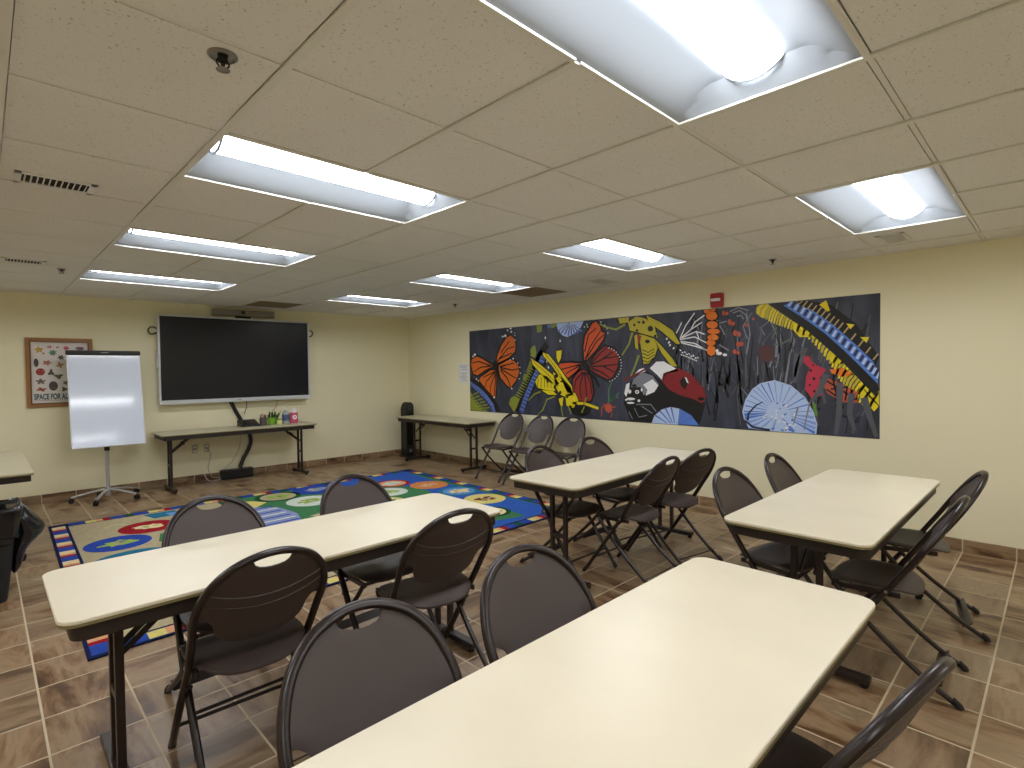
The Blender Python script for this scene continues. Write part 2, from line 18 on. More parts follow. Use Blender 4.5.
'3735,1202,3762,1202,3788,1202;k,2,3874,1189,3865,1172,3842,1163,3813,1166,3789,1179,3780,1197,3789,1202,3813,1202,3842,1202,3865,1202;or,3,3856,1190,3848,1180,3827,1177,3807,1183,3799,1195,3807,1202,3828,1202,3848,1202;p,3,3948,1151,3942,1130,3929,1126,3918,1142,3918,1165,3929,1179,3942,1173;p,3,3986,1144,3979,1129,3964,1127,3952,1138,3952,1155,3964,1165,3979,1160;p,3,4015,1057,4007,1033,3991,1029,3978,1046,3978,1073,3991,1089,4008,1082;p,3,4050,1039,4042,1022,4026,1018,4013,1032,4013,1052,4026,1063,4042,1058;p,3,4069,946,4062,923,4045,917,4032,935,4032,962,4045,977,4062,970;p,3,4107,932,4100,912,4084,908,4071,923,4071,946,4084,960,4100,954;p,3,4111,833,4101,813,4078,809,4060,824,4060,847,4078,861,4101,855;p,3,4133,836,4128,819,4115,815,4105,827,4105,847,4115,859,4128,854;p,3,4067,762,4059,743,4041,739,4026,753,4026,775,4041,788,4059,782;p,3,4097,750,4091,735,4076,732,4065,743,4065,759,4076,769,4091,765;p,3,4177,1015,4170,1002,4154,1000,4141,1010,4141,1025,4154,1033,4170,1029;p,3,4240,1071,4234,1059,4222,1057,4212,1066,4212,1079,4222,1087,4234,1083;w,4,3920,750,3908,736,3880,734,3858,744,3858,759,3880,768,3908,764;w,4,3971,735,3962,723,3942,720,3926,729,3926,743,3942,751,3962,747;w,4,3884,776,3877,761,3864,758,3853,769,3853,786,3864,796,3877,792;a,2,3995,1169,4084,1200,4182,1163,4176,1149,4084,1186,3999,1155;a,2,4025,1151,4096,1171,4166,1115,4167,1073,4153,1073,4154,1107,4092,1157,4029,1137;a,2,3886,1202,3946,1202,3950,1202,3890,1194;a,2,4064,1116,4116,1120,4138,1078,4126,1072,4110,1108,4066,1102;a,2,3854,1119,3954,937,3942,931,3842,1113;a,2,3887,1061,3967,1075,3969,1061,3889,1047;a,2,3892,845,3991,783,3983,771,3884,833;k,1,3777,122,3746,272,3715,422,3720,423,3759,275,3797,127;c2,1,4522,310,4494,434,4499,556,4505,556,4511,436,4550,318;c,1,4914,449,4899,699,4900,949,4906,949,4909,700,4927,450;c,1,4222,108,4259,378,4231,648,4237,649,4267,378,4232,107;k,1,3880,853,3910,979,3839,1109,3844,1112,3924,982,3901,848;a,1,4139,197,4173,322,4072,450,4077,454,4185,325,4157,192;c2,1,5189,627,5211,831,5137,1037,5142,1039,5221,832,5203,625;c2,1,4103,243,4085,446,4088,649,4094,649,4099,447,4125,246;c,1,4512,243,4551,374,4555,505,4561,505,4566,372,4537,237;a,1,4481,284,4451,421,4480,556,4486,555,4463,421,4497,288;k,1,3936,390,3956,485,4003,578,4008,576,3970,480,3959,386;c,1,4446,191,4437,381,4448,570,4454,570,4453,381,4471,193;c,1,4016,353,4065,432,4007,512,4012,516,4074,432,4027,347;c,1,4349,699,4307,837,4412,969,4417,966,4322,834,4373,707;k,1,3412,510,3452,625,3468,740,3474,740,3462,623,3425,506;c,1,3412,307,3441,484,3402,662,3408,663,3450,484,3424,305;c,1,3514,256,3557,512,3587,768,3593,767,3567,510,3530,253;k,1,4933,337,4904,539,4919,741,4925,740,4913,539,4945,339;k,1,5134,801,5103,879,5162,954,5167,950,5116,878,5152,809;k,1,4084,469,4060,710,4039,950,4045,950,4077,712,4111,473;k,1,4962,242,4951,456,5036,667,5042,664,4968,453,4991,244;c,1,4153,93,4118,312,4171,529,4176,528,4132,312,4175,97;c,1,3594,438,3601,669,3526,902,3531,904,3617,671,3620,437;c,1,3495,658,'
'3529,801,3475,946,3480,948,3544,802,3520,653;c,1,4925,487,4969,562,4978,638,4984,637,4981,558,4942,478;c,1,3704,364,3699,613,3757,862,3763,860,3711,612,3721,365;a,1,3640,856,3680,985,3610,1118,3615,1121,3695,987,3663,850;k,1,3350,376,3352,559,3392,742,3398,741,3366,558,3371,376;c2,1,4309,495,4283,621,4260,748,4266,749,4291,623,4319,497;k,1,4070,305,4119,498,4047,691,4052,693,4128,498,4081,302;k,1,3604,981,3649,1075,3593,1174,3599,1178,3665,1077,3628,971;k,1,3947,454,3990,549,3974,647,3980,648,4007,547,3974,443;a,1,4425,599,4470,787,4470,976,4476,976,4480,786,4438,596;k,1,3745,444,3755,671,3761,899,3767,899,3772,671,3773,443;a,1,4083,483,4064,727,4074,971,4080,971,4074,727,4098,484;k,1,5000,555,5037,739,4993,925,4999,926,5051,740,5022,551;k,1,3626,84,3680,362,3703,640,3709,640,3696,360,3652,79;a,1,4461,79,4419,347,4406,616,4412,616,4429,348,4474,81;k,1,4806,823,4854,1004,4772,1186,4778,1189,4864,1005,4820,819;c2,1,4733,247,4693,521,4701,795,4707,795,4704,522,4748,249;a,1,4364,609,4401,701,4367,795,4373,797,4413,701,4381,603;c2,1,4087,208,4136,278,4054,351,4058,356,4144,280,4096,203;c,1,5120,187,5157,281,5176,375,5182,374,5167,278,5134,181;c,1,3661,640,3662,744,3731,846,3736,843,3672,740,3677,640;a,1,4496,411,4539,658,4567,905,4573,904,4553,656,4518,407;a,1,4637,731,4687,908,4617,1086,4623,1088,4697,908,4650,728;c2,1,3424,627,3447,872,3353,1117,3359,1120,3455,873,3436,626;k,1,4868,622,4906,676,4897,734,4903,736,4923,673,4893,607;c2,1,3801,895,3853,1030,3866,1166,3872,1166,3866,1027,3822,887;c,1,3402,498,3432,777,3468,1056,3474,1056,3445,776,3424,496;k,1,3860,249,3847,468,3825,687,3831,687,3864,470,3887,252;k,1,5067,333,5060,563,5092,793,5098,793,5071,563,5083,333;c,1,4486,306,4444,483,4457,659,4463,659,4458,485,4509,312;k,1,4532,741,4577,871,4580,1000,4586,1000,4585,869,4543,738;c,1,3551,414,3604,572,3505,734,3510,737,3617,574,3571,408;c,1,5164,194,5123,425,5101,655,5107,656,5138,427,5187,198;k,1,5155,70,5177,333,5185,596,5191,596,5186,332,5167,69;c,1,3710,167,3718,334,3723,502,3729,502,3730,334,3729,166;c,1,4094,43,4064,310,4075,577,4081,577,4074,311,4108,45;c2,1,4406,234,4392,435,4387,636,4393,636,4401,436,4418,235;a,1,3554,357,3541,574,3572,789,3578,788,3559,573,3582,359;c,1,4824,972,4875,1065,4847,1161,4853,1162,4887,1064,4839,964;k,1,4170,167,4200,232,4210,298,4216,297,4210,230,4183,162;c2,1,3953,716,3913,791,3905,865,3911,866,3926,796,3971,726;a,1,3676,743,3689,938,3718,1133,3724,1132,3701,937,3694,742;c,1,3769,704,3735,906,3792,1107,3798,1105,3748,906,3787,708;k,1,3920,764,3909,865,3957,963,3963,961,3924,863,3943,767;c,1,4401,418,4450,609,4332,803,4337,806,4462,611,4418,414;k,1,4940,236,4904,405,5006,571,5011,568,4914,403,4954,239;c,1,3631,670,3670,757,3648,847,3653,849,3686,756,3657,660;k,1,3825,72,3866,235,3788,402,3793,404,3881,237,3849,66;a,1,4326,907,4291,985,4395,1060,4399,1055,4298,982,4335,911;c,1,3485,511,3468,778,3551,1044,3556,1042,3485,777,3511,513;c2,1,3348,351,3343,527,3289,704,3294,706,3355,529,3365,352;c,1,3653,239,3612,456,3'
'589,673,3595,673,3624,458,3671,243;c,1,3594,125,3579,357,3572,588,3578,589,3588,357,3607,126;a,1,4421,700,4436,899,4352,1099,4357,1101,4451,902,4446,699;k,1,4351,512,4339,642,4398,771,4403,768,4351,640,4368,514;k,1,4412,34,4463,216,4383,401,4388,404,4478,218,4435,28;c,1,3928,360,3901,493,3930,625,3936,624,3912,493,3943,364;c2,1,4930,196,4908,285,5004,366,5008,362,4923,279,4955,204;a,1,3663,113,3622,398,3595,683,3601,684,3638,401,3690,118;k,1,4608,215,4597,482,4636,749,4641,748,4608,482,4623,216;a,1,4161,881,4121,1010,4211,1136,4216,1132,4131,1008,4174,885;c,1,4088,476,4112,567,4027,665,4031,669,4129,573,4117,471;k,1,3975,419,3928,635,3960,849,3966,848,3942,635,3996,424;c,1,3504,465,3458,574,3473,683,3479,682,3467,576,3516,470;c,1,4147,421,4143,684,4142,947,4148,947,4160,685,4174,422;c,1,4966,697,5012,894,4939,1093,4945,1096,5025,895,4986,693;k,1,4772,282,4819,456,4773,631,4778,633,4836,456,4798,276;k,1,3566,1049,3591,1110,3619,1171,3624,1169,3607,1104,3593,1040;k,1,4723,234,4694,373,4741,509,4746,507,4711,373,4751,241;k,1,5142,582,5111,779,5150,975,5156,974,5126,779,5167,586;c2,1,3981,615,4015,844,4055,1074,4061,1073,4030,842,4007,612;a,1,4146,716,4187,931,4158,1146,4164,1147,4200,930,4164,713;c,1,4615,687,4566,779,4575,870,4581,870,4575,781,4626,693;k,1,3462,532,3477,754,3420,976,3426,978,3485,755,3473,532;c,1,4474,203,4448,274,4532,335,4536,330,4464,268,4500,217;c,1,4266,394,4261,512,4216,633,4221,635,4275,516,4289,395;c2,1,4639,742,4596,865,4719,985,4723,981,4604,862,4650,746;c,1,4788,82,4744,304,4828,524,4833,522,4753,303,4799,84;a,1,4869,851,4902,1007,4939,1162,4945,1161,4912,1004,4882,848;k,1,3406,763,3451,941,3407,1120,3412,1121,3462,941,3422,759;k,1,4385,297,4367,501,4315,705,4321,707,4381,503,4409,299;c2,1,4290,226,4260,497,4341,767,4347,765,4273,496,4311,228;a,1,4542,744,4585,842,4558,944,4564,946,4601,842,4567,735;c,1,3394,611,3414,820,3326,1032,3331,1034,3430,823,3421,609;c,1,4768,227,4777,469,4733,711,4739,712,4785,469,4778,226;c,1,4074,722,4079,822,4147,917,4153,914,4096,816,4103,722;k,1,5081,391,5117,587,5104,783,5110,784,5134,586,5107,387;k,1,4172,396,4194,662,4220,927,4226,927,4207,661,4191,395;k,1,3822,136,3850,344,3893,552,3899,550,3863,342,3841,134;k,1,4454,737,4458,831,4409,927,4414,930,4471,835,4473,737;c2,1,3399,266,3407,378,3359,493,3364,496,3422,381,3423,265;c2,1,3897,329,3921,485,3831,643,3836,646,3934,488,3918,327;c,1,4783,667,4819,894,4793,1121,4799,1122,4830,894,4798,665;k,1,4775,924,4734,1020,4821,1109,4825,1105,4749,1017,4798,936;c,1,3802,526,3757,679,3846,829,3852,826,3770,678,3820,532;k,1,4007,961,4039,1037,3962,1121,3966,1125,4055,1042,4034,952;c2,1,4563,186,4588,356,4582,526,4588,527,4604,355,4587,183;c,1,4492,242,4491,474,4467,707,4473,708,4509,476,4521,243;c,1,5050,34,5045,127,5107,218,5112,214,5058,124,5071,36;k,1,3969,305,3929,456,3996,604,4002,602,3946,455,3994,313;k,1,4379,286,4384,370,4406,453,4412,452,4401,369,4407,286;c,1,3568,470,3574,705,3568,940,3574,940,3589,705,3591,470;a,1,4223,211,4263,460,4258,7'
'10,4264,710,4276,460,4241,209;c,1,4744,404,4758,537,4727,670,4733,671,4767,537,4757,403;k,1,3774,441,3752,523,3843,600,3847,596,3762,519,3789,446;c,1,4108,203,4085,425,4100,646,4106,646,4101,426,4133,207;c,1,3529,595,3507,693,3552,789,3557,787,3519,692,3545,599;c,1,3952,904,3964,994,3886,1085,3891,1089,3973,997,3965,903;k,1,3980,439,3990,579,3997,720,4003,719,4004,579,4003,438;c,1,4263,841,4293,938,4244,1040,4250,1043,4309,941,4289,835;c,1,5115,561,5142,800,5179,1039,5185,1038,5159,798,5144,559;c,1,3396,191,3373,375,3450,558,3456,555,3386,373,3416,193;a,1,3766,381,3790,537,3822,693,3827,692,3799,536,3776,379;c,1,4284,363,4311,520,4329,679,4335,678,4325,519,4306,359;c,1,4467,640,4453,854,4400,1069,4406,1071,4467,857,4489,642;c,1,4926,216,4967,331,4860,450,4864,454,4978,334,4942,211;c,1,3845,569,3810,797,3823,1025,3829,1024,3824,798,3867,573;c2,1,5120,786,5072,865,5203,938,5206,933,5081,860,5132,794;c2,1,3342,629,3321,708,3364,784,3370,781,3335,707,3362,636;k,1,5062,670,5022,908,5055,1146,5061,1145,5034,908,5081,673;c2,1,4935,901,4892,1036,4896,1170,4902,1170,4906,1039,4955,908;c,1,4076,344,4063,599,4113,854,4119,853,4072,599,4088,345;k,1,4117,647,4080,901,4076,1153,4082,1154,4090,902,4132,650;c,1,3606,685,3583,800,3625,912,3630,910,3599,799,3630,691;a,1,3651,83,3676,167,3615,255,3620,259,3692,171,3676,77;c,1,4072,550,4110,672,4057,796,4063,798,4118,673,4083,546;c2,1,3890,426,3862,532,3895,637,3900,635,3876,532,3910,432;c,1,4939,388,4928,480,4899,572,4904,574,4938,482,4954,390;k,1,5001,29,5016,123,5008,216,5014,217,5024,123,5012,28;k,1,4506,565,4511,799,4435,1033,4441,1035,4522,800,4522,565;c,1,3639,205,3673,368,3591,534,3596,537,3690,371,3668,200;a,1,4742,253,4752,474,4711,695,4717,696,4764,475,4759,253;k,1,3628,144,3607,402,3600,659,3606,660,3622,403,3653,146;c2,1,3844,226,3882,448,3862,672,3868,672,3895,448,3864,222;k,1,3876,826,3837,998,3869,1168,3875,1167,3853,999,3901,832;c,1,4879,642,4844,778,4901,912,4906,910,4855,777,4894,646;k,1,3708,668,3672,892,3680,1116,3686,1116,3687,894,3732,672;k,1,3692,987,3655,1051,3629,1114,3635,1116,3662,1055,3702,993;c,1,4692,249,4655,381,4750,508,4755,505,4670,378,4714,256;k,1,3874,497,3913,665,3898,835,3904,835,3928,664,3896,492;k,1,4204,20,4240,125,4179,235,4184,238,4257,128,4232,12;k,1,4381,139,4423,373,4367,609,4373,611,4441,374,4409,135;c,1,4799,639,4848,912,4811,1187,4817,1187,4861,912,4818,636;c,1,3740,477,3770,623,3824,768,3830,766,3785,619,3765,473;k,1,3446,527,3400,733,3500,937,3506,935,3413,732,3466,531;k,1,4556,954,4568,1050,4515,1150,4520,1153,4586,1055,4585,952;c,1,3531,542,3579,680,3563,818,3569,818,3587,679,3542,539;c2,1,4187,12,4227,264,4200,518,4206,519,4243,264,4212,9;k,1,3584,1001,3609,1078,3559,1159,3564,1162,3623,1081,3606,995;c,1,4290,581,4341,706,4302,832,4308,834,4350,706,4301,576;k,1,3384,216,3436,342,3334,473,3339,477,3452,345,3408,207;k,1,3453,309,3468,586,3485,863,3491,863,3485,586,3481,309;k,1,4382,257,4339,331,4362,401,4368,399,4356,334,4405,273;c2,1,4614,915,4624,1051,4599,1188,'
'4605,1189,4635,1052,4629,914;a,1,4517,250,4490,369,4579,483,4584,479,4507,365,4544,257;c,1,4832,279,4791,517,4864,753,4870,751,4806,516,4856,284;c,1,3879,428,3922,526,3900,626,3906,627,3935,525,3898,421;c2,1,4984,393,5018,523,5022,654,5028,654,5034,521,5010,387;k,1,4916,255,4963,325,4846,399,4849,404,4970,328,4925,249;k,1,5070,337,5024,510,5052,683,5058,682,5032,511,5080,340;m,2,4274,785,4325,820,4404,799,4413,671,4360,653,4280,692;v2,2,4412,825,4480,831,4564,871,4570,857,4484,815,4414,809;v2,2,4389,875,4432,982,4446,976,4403,869;l,3,4119,179,4149,295,4216,399,4293,456,4421,485,4565,437,4684,332,4751,208,4784,95,4776,6,4400,4,4182,18,4133,111;b2,4,4344,179,4133,174,4133,186,4344,185;b2,4,4349,198,4146,229,4148,241,4349,204;l2,4,4352,217,4159,284,4163,296,4354,223;l2,4,4362,234,4191,334,4197,346,4366,240;l2,4,4373,252,4222,385,4230,395,4377,256;l2,4,4385,262,4258,413,4268,421,4389,266;b2,4,4397,272,4293,442,4305,448,4403,276;b2,4,4418,278,4355,457,4367,461,4424,280;l2,4,4439,285,4416,472,4428,474,4445,285;l2,4,4463,277,4486,451,4498,449,4469,277;l2,4,4488,271,4554,430,4566,424,4494,269;l2,4,4509,254,4613,380,4623,372,4513,250;b2,4,4530,238,4672,331,4678,321,4534,232;b2,4,4543,216,4705,272,4709,260,4545,210;l2,4,4556,195,4739,213,4741,201,4556,189;l2,4,4562,175,4757,167,4753,137,4562,169;l2,4,4568,156,4775,112,4767,84,4566,150;l2,4,4567,140,4774,69,4762,41,4565,134;b2,4,4566,125,4771,26,4757,4,4564,119;b2,4,4502,125,4600,21,4576,4,4498,121;l2,4,4438,123,4416,8,4388,16,4432,125;l2,4,4402,125,4310,8,4288,28,4398,129;l2,4,4366,126,4202,12,4186,38,4362,132;l2,4,4357,142,4176,56,4164,84,4355,148;b2,4,4349,157,4149,99,4143,129,4347,163;b2,4,4346,168,4142,132,4138,162,4346,174;b,5,4419,29,4397,19,4391,31,4413,41;w,5,4434,132,4431,127,4419,135,4422,140;w,5,4429,191,4430,207,4444,207,4443,191;b,5,4563,116,4582,133,4592,123,4573,106;w,5,4350,158,4326,132,4316,142,4340,168;w,5,4334,42,4335,33,4321,31,4320,40;b,5,4447,258,4433,271,4443,281,4457,268;w,5,4435,172,4446,164,4438,152,4427,160;w,5,4473,106,4458,84,4446,92,4461,114;b,5,4490,123,4501,128,4507,116,4496,111;w,5,4484,147,4489,166,4503,162,4498,143;w,5,4567,68,4542,62,4538,76,4563,82;b,5,4498,8,4474,21,4480,33,4504,20;w,5,4417,135,4444,143,4448,129,4421,121;w,5,4578,66,4596,90,4608,82,4590,58;b,5,4518,257,4494,240,4486,252,4510,269;w,5,4314,138,4339,138,4339,124,4314,124;w,5,4405,268,4404,272,4418,276,4419,272;b,5,4529,29,4521,15,4509,21,4517,35;w,5,4328,136,4323,141,4333,151,4338,146;w,5,4538,138,4536,139,4542,151,4544,150;b,5,4499,165,4521,183,4529,173,4507,155;w,5,4542,48,4514,26,4506,38,4534,60;w,5,4533,251,4512,239,4506,251,4527,263;b,5,4462,218,4464,228,4478,226,4476,216;w,5,4500,108,4525,96,4519,84,4494,96;w,5,4401,133,4384,141,4390,153,4407,145;b,5,4548,41,4567,24,4557,14,4538,31;w,5,4599,181,4603,159,4589,157,4585,179;w,5,4466,100,4470,95,4460,87,4456,92;n,5,4160,92,4170,163,4244,247,4313,282,4317,274,4254,237,4186,155,4182,90;n,5,4148,97,4230,40,4380,24,4378,4,4224,20,4136,81;a,6,4633,243,4589,7'
'0,4581,72,4617,247;a,6,4730,290,4678,34,4670,36,4714,292;pk,3,4674,709,4722,695,4739,648,4789,613,4853,581,4798,499,4823,351,4739,321,4684,404,4691,517,4722,592,4667,649;k,4,4742,573,4736,562,4724,562,4718,573,4724,585,4736,584;k,4,4770,499,4763,486,4749,486,4742,499,4749,512,4763,512;k,4,4732,443,4727,433,4717,433,4712,442,4717,452,4727,452;k,4,4771,387,4766,376,4754,376,4748,387,4754,398,4766,398;k,4,4756,619,4752,611,4743,612,4739,620,4743,628,4752,628;p,3,4840,517,4985,449,5094,385,5094,296,4985,298,4865,371,4831,444;or,3,4880,581,4985,593,5070,535,4985,514,4897,545;k,4,4860,487,4989,397,5083,328,5075,316,4981,385,4852,475;k,4,4888,415,5015,435,5017,421,4890,401;k,4,4912,509,4945,337,4931,335,4898,507;k,4,5023,436,5008,310,4994,312,5009,438;k,4,4860,413,4974,325,4966,313,4852,401;c,5,4988,462,4975,191,4945,16,4915,20,4933,193,4934,464;c,5,4882,526,4809,359,4743,284,4719,302,4771,379,4830,546;c,5,5075,373,5054,198,5086,59,5058,51,5012,194,5021,377;c,5,5167,349,5205,174,5244,18,5216,10,5165,162,5113,335;c,5,4645,722,4606,515,4576,519,4591,730;c,5,4705,771,4639,587,4607,457,4577,463,4597,599,4653,789;c2,2,5014,127,5025,112,5036,125,5044,117,5025,100,5006,119;c2,2,4992,233,5003,218,5014,231,5022,223,5003,206,4984,225;c2,2,5057,81,5066,66,5078,79,5086,71,5066,54,5047,73;c2,2,4792,244,4803,228,4815,241,4823,233,4801,216,4782,236;c2,2,5061,235,5070,220,5081,233,5089,225,5070,208,5051,227;c2,2,4987,187,4996,171,5008,185,5016,177,4996,159,4977,179;c2,2,5080,180,5089,165,5101,178,5109,170,5089,153,5070,172;c2,2,5025,301,5035,286,5045,298,5053,290,5033,274,5015,293;c2,2,5081,160,5090,145,5101,158,5109,150,5090,133,5071,152;c2,2,4897,97,4906,82,4919,95,4927,87,4906,70,4887,89;c2,2,4790,174,4801,159,4814,172,4822,164,4801,147,4782,166;c2,2,5087,179,5096,164,5107,177,5115,169,5096,152,5077,171;c2,2,4888,150,4897,135,4909,148,4917,140,4897,123,4878,142;c2,2,4820,274,4830,258,4843,272,4851,264,4830,246,4810,266;c2,2,5044,125,5053,110,5064,123,5072,115,5053,98,5034,117;c2,2,4981,311,4992,295,5002,308,5010,300,4990,283,4971,303;c2,2,5031,106,5040,91,5052,105,5060,97,5040,79,5021,98;c2,2,4876,266,4887,250,4898,263,4906,255,4885,238,4866,258;c2,2,5021,244,5030,229,5041,242,5049,234,5030,217,5011,236;c2,2,4853,114,4862,99,4875,112,4883,104,4862,87,4843,106;c2,2,4806,97,4817,82,4829,96,4837,88,4817,70,4798,89;c2,2,4839,58,4849,42,4861,56,4869,48,4849,30,4829,50;c2,2,5031,146,5040,131,5052,144,5060,136,5040,119,5021,138;c2,2,4966,203,4975,188,4987,201,4995,193,4975,176,4956,195;c2,2,5006,179,5015,164,5027,177,5035,169,5015,152,4996,171;c2,2,4803,171,4813,155,4826,169,4834,161,4813,143,4793,163;c2,2,5065,115,5074,100,5085,113,5093,105,5074,88,5055,107;c2,2,4809,110,4819,94,4832,108,4840,100,4819,82,4799,102;c2,2,4967,239,4977,223,4988,236,4996,228,4975,211,4957,231;c2,2,4821,192,4831,176,4844,190,4852,182,4831,164,4811,184;c2,2,4893,252,4904,236,4915,249,4923,241,4902,224,4883,244;c2,2,5049,126,5058,112,5070,125,5078,117,5058,100,5039,118;c2,2,4793,241,4804,225,4816'
',238,4824,230,4802,213,4783,233;c2,2,5091,154,5099,139,5111,152,5119,144,5099,127,5081,146;c2,2,5002,255,5013,240,5024,253,5032,245,5013,228,4994,247;c2,2,4892,241,4903,226,4915,239,4923,231,4903,214,4884,233;c2,2,4824,149,4834,133,4846,147,4854,139,4834,121,4814,141;c2,2,4864,85,4873,70,4886,83,4894,75,4873,58,4854,77;c2,2,4933,258,4944,242,4955,255,4963,247,4942,230,4923,250;c2,2,4987,190,4996,175,5008,188,5016,180,4996,163,4977,182;c2,2,5077,142,5086,128,5098,141,5106,133,5086,116,5067,134;c2,2,4971,87,4982,72,4994,85,5002,77,4982,60,4963,79;c2,2,4970,67,4979,52,4991,65,4999,57,4979,40,4960,59;c2,2,4944,235,4955,220,4967,233,4975,225,4955,208,4936,227;c2,2,5041,205,5051,189,5061,202,5069,194,5049,177,5031,197;c2,2,4889,279,4900,264,4912,277,4920,269,4900,252,4881,271;c2,2,4900,118,4909,102,4921,116,4929,108,4909,90,4890,110;c2,2,4951,211,4960,196,4972,209,4980,201,4960,184,4941,203;c2,2,4936,113,4945,98,4957,111,4965,103,4945,86,4926,105;c2,2,4956,298,4966,282,4977,295,4985,287,4964,270,4946,290;c2,2,5044,81,5053,66,5064,79,5072,71,5053,54,5034,73;c2,2,4880,136,4890,120,4902,134,4910,126,4890,108,4870,128;c2,2,4876,292,4886,276,4898,290,4906,282,4886,264,4866,284;c2,2,4809,308,4820,292,4832,305,4840,297,4818,280,4799,300;c2,2,4900,169,4909,154,4921,167,4929,159,4909,142,4890,161;c2,2,4854,55,4864,39,4877,53,4885,45,4864,27,4844,47;c2,2,5053,143,5062,128,5074,141,5082,133,5062,116,5043,135;c2,2,5025,260,5034,245,5045,258,5053,250,5034,233,5015,252;c2,2,5018,84,5029,69,5040,83,5048,75,5029,57,5010,76;c2,2,5085,241,5094,226,5105,239,5113,231,5094,214,5075,233;g2,4,4740,284,4773,276,4777,220,4750,228;g2,4,4750,228,4784,221,4787,165,4760,173;k,4,4441,1202,4511,1202,4776,1016,5026,763,5183,580,5247,416,5227,344,5095,506,4942,685,4700,930,4437,1139,4359,1202;k,4,4681,1202,4891,1143,5076,969,5247,681,5208,567,4954,851,4785,1009,4587,1140;b2,5,4557,1202,4734,1115,4904,972,5066,802,5204,644,5247,522,5236,460,5132,582,4996,738,4838,902,4674,1041,4499,1173;n,6,4505,1190,4537,1202,4555,1202,4523,1180;l,6,4532,1170,4564,1202,4582,1202,4550,1160;n,6,4559,1149,4591,1202,4609,1193,4577,1139;l,6,4586,1129,4618,1183,4636,1173,4604,1119;n,6,4613,1109,4644,1163,4662,1153,4631,1099;l,6,4639,1089,4670,1143,4688,1133,4657,1079;n,6,4665,1069,4696,1123,4714,1113,4683,1059;l,6,4692,1049,4722,1102,4740,1092,4710,1039;n,6,4717,1027,4748,1080,4766,1070,4735,1017;l,6,4743,1006,4773,1059,4791,1049,4761,996;n,6,4769,984,4799,1037,4817,1027,4787,974;l,6,4794,963,4824,1016,4842,1006,4812,953;n,6,4819,942,4849,995,4867,985,4837,932;l,6,4844,921,4873,974,4891,964,4862,911;n,6,4869,896,4898,949,4916,939,4887,886;l,6,4894,871,4922,923,4940,913,4912,861;n,6,4918,845,4947,898,4965,888,4936,835;l,6,4942,820,4971,873,4989,863,4960,810;n,6,4967,795,4995,848,5013,838,4985,785;l,6,4991,770,5018,823,5036,813,5009,760;n,6,5014,746,5042,798,5060,788,5032,736;l,6,5035,722,5063,774,5081,764,5053,712;n,6,5056,698,5084,750,5102,740,5074,688;l,6,5077,674,5104,726,5122,716,5095,664;n,6,5098,650,51'
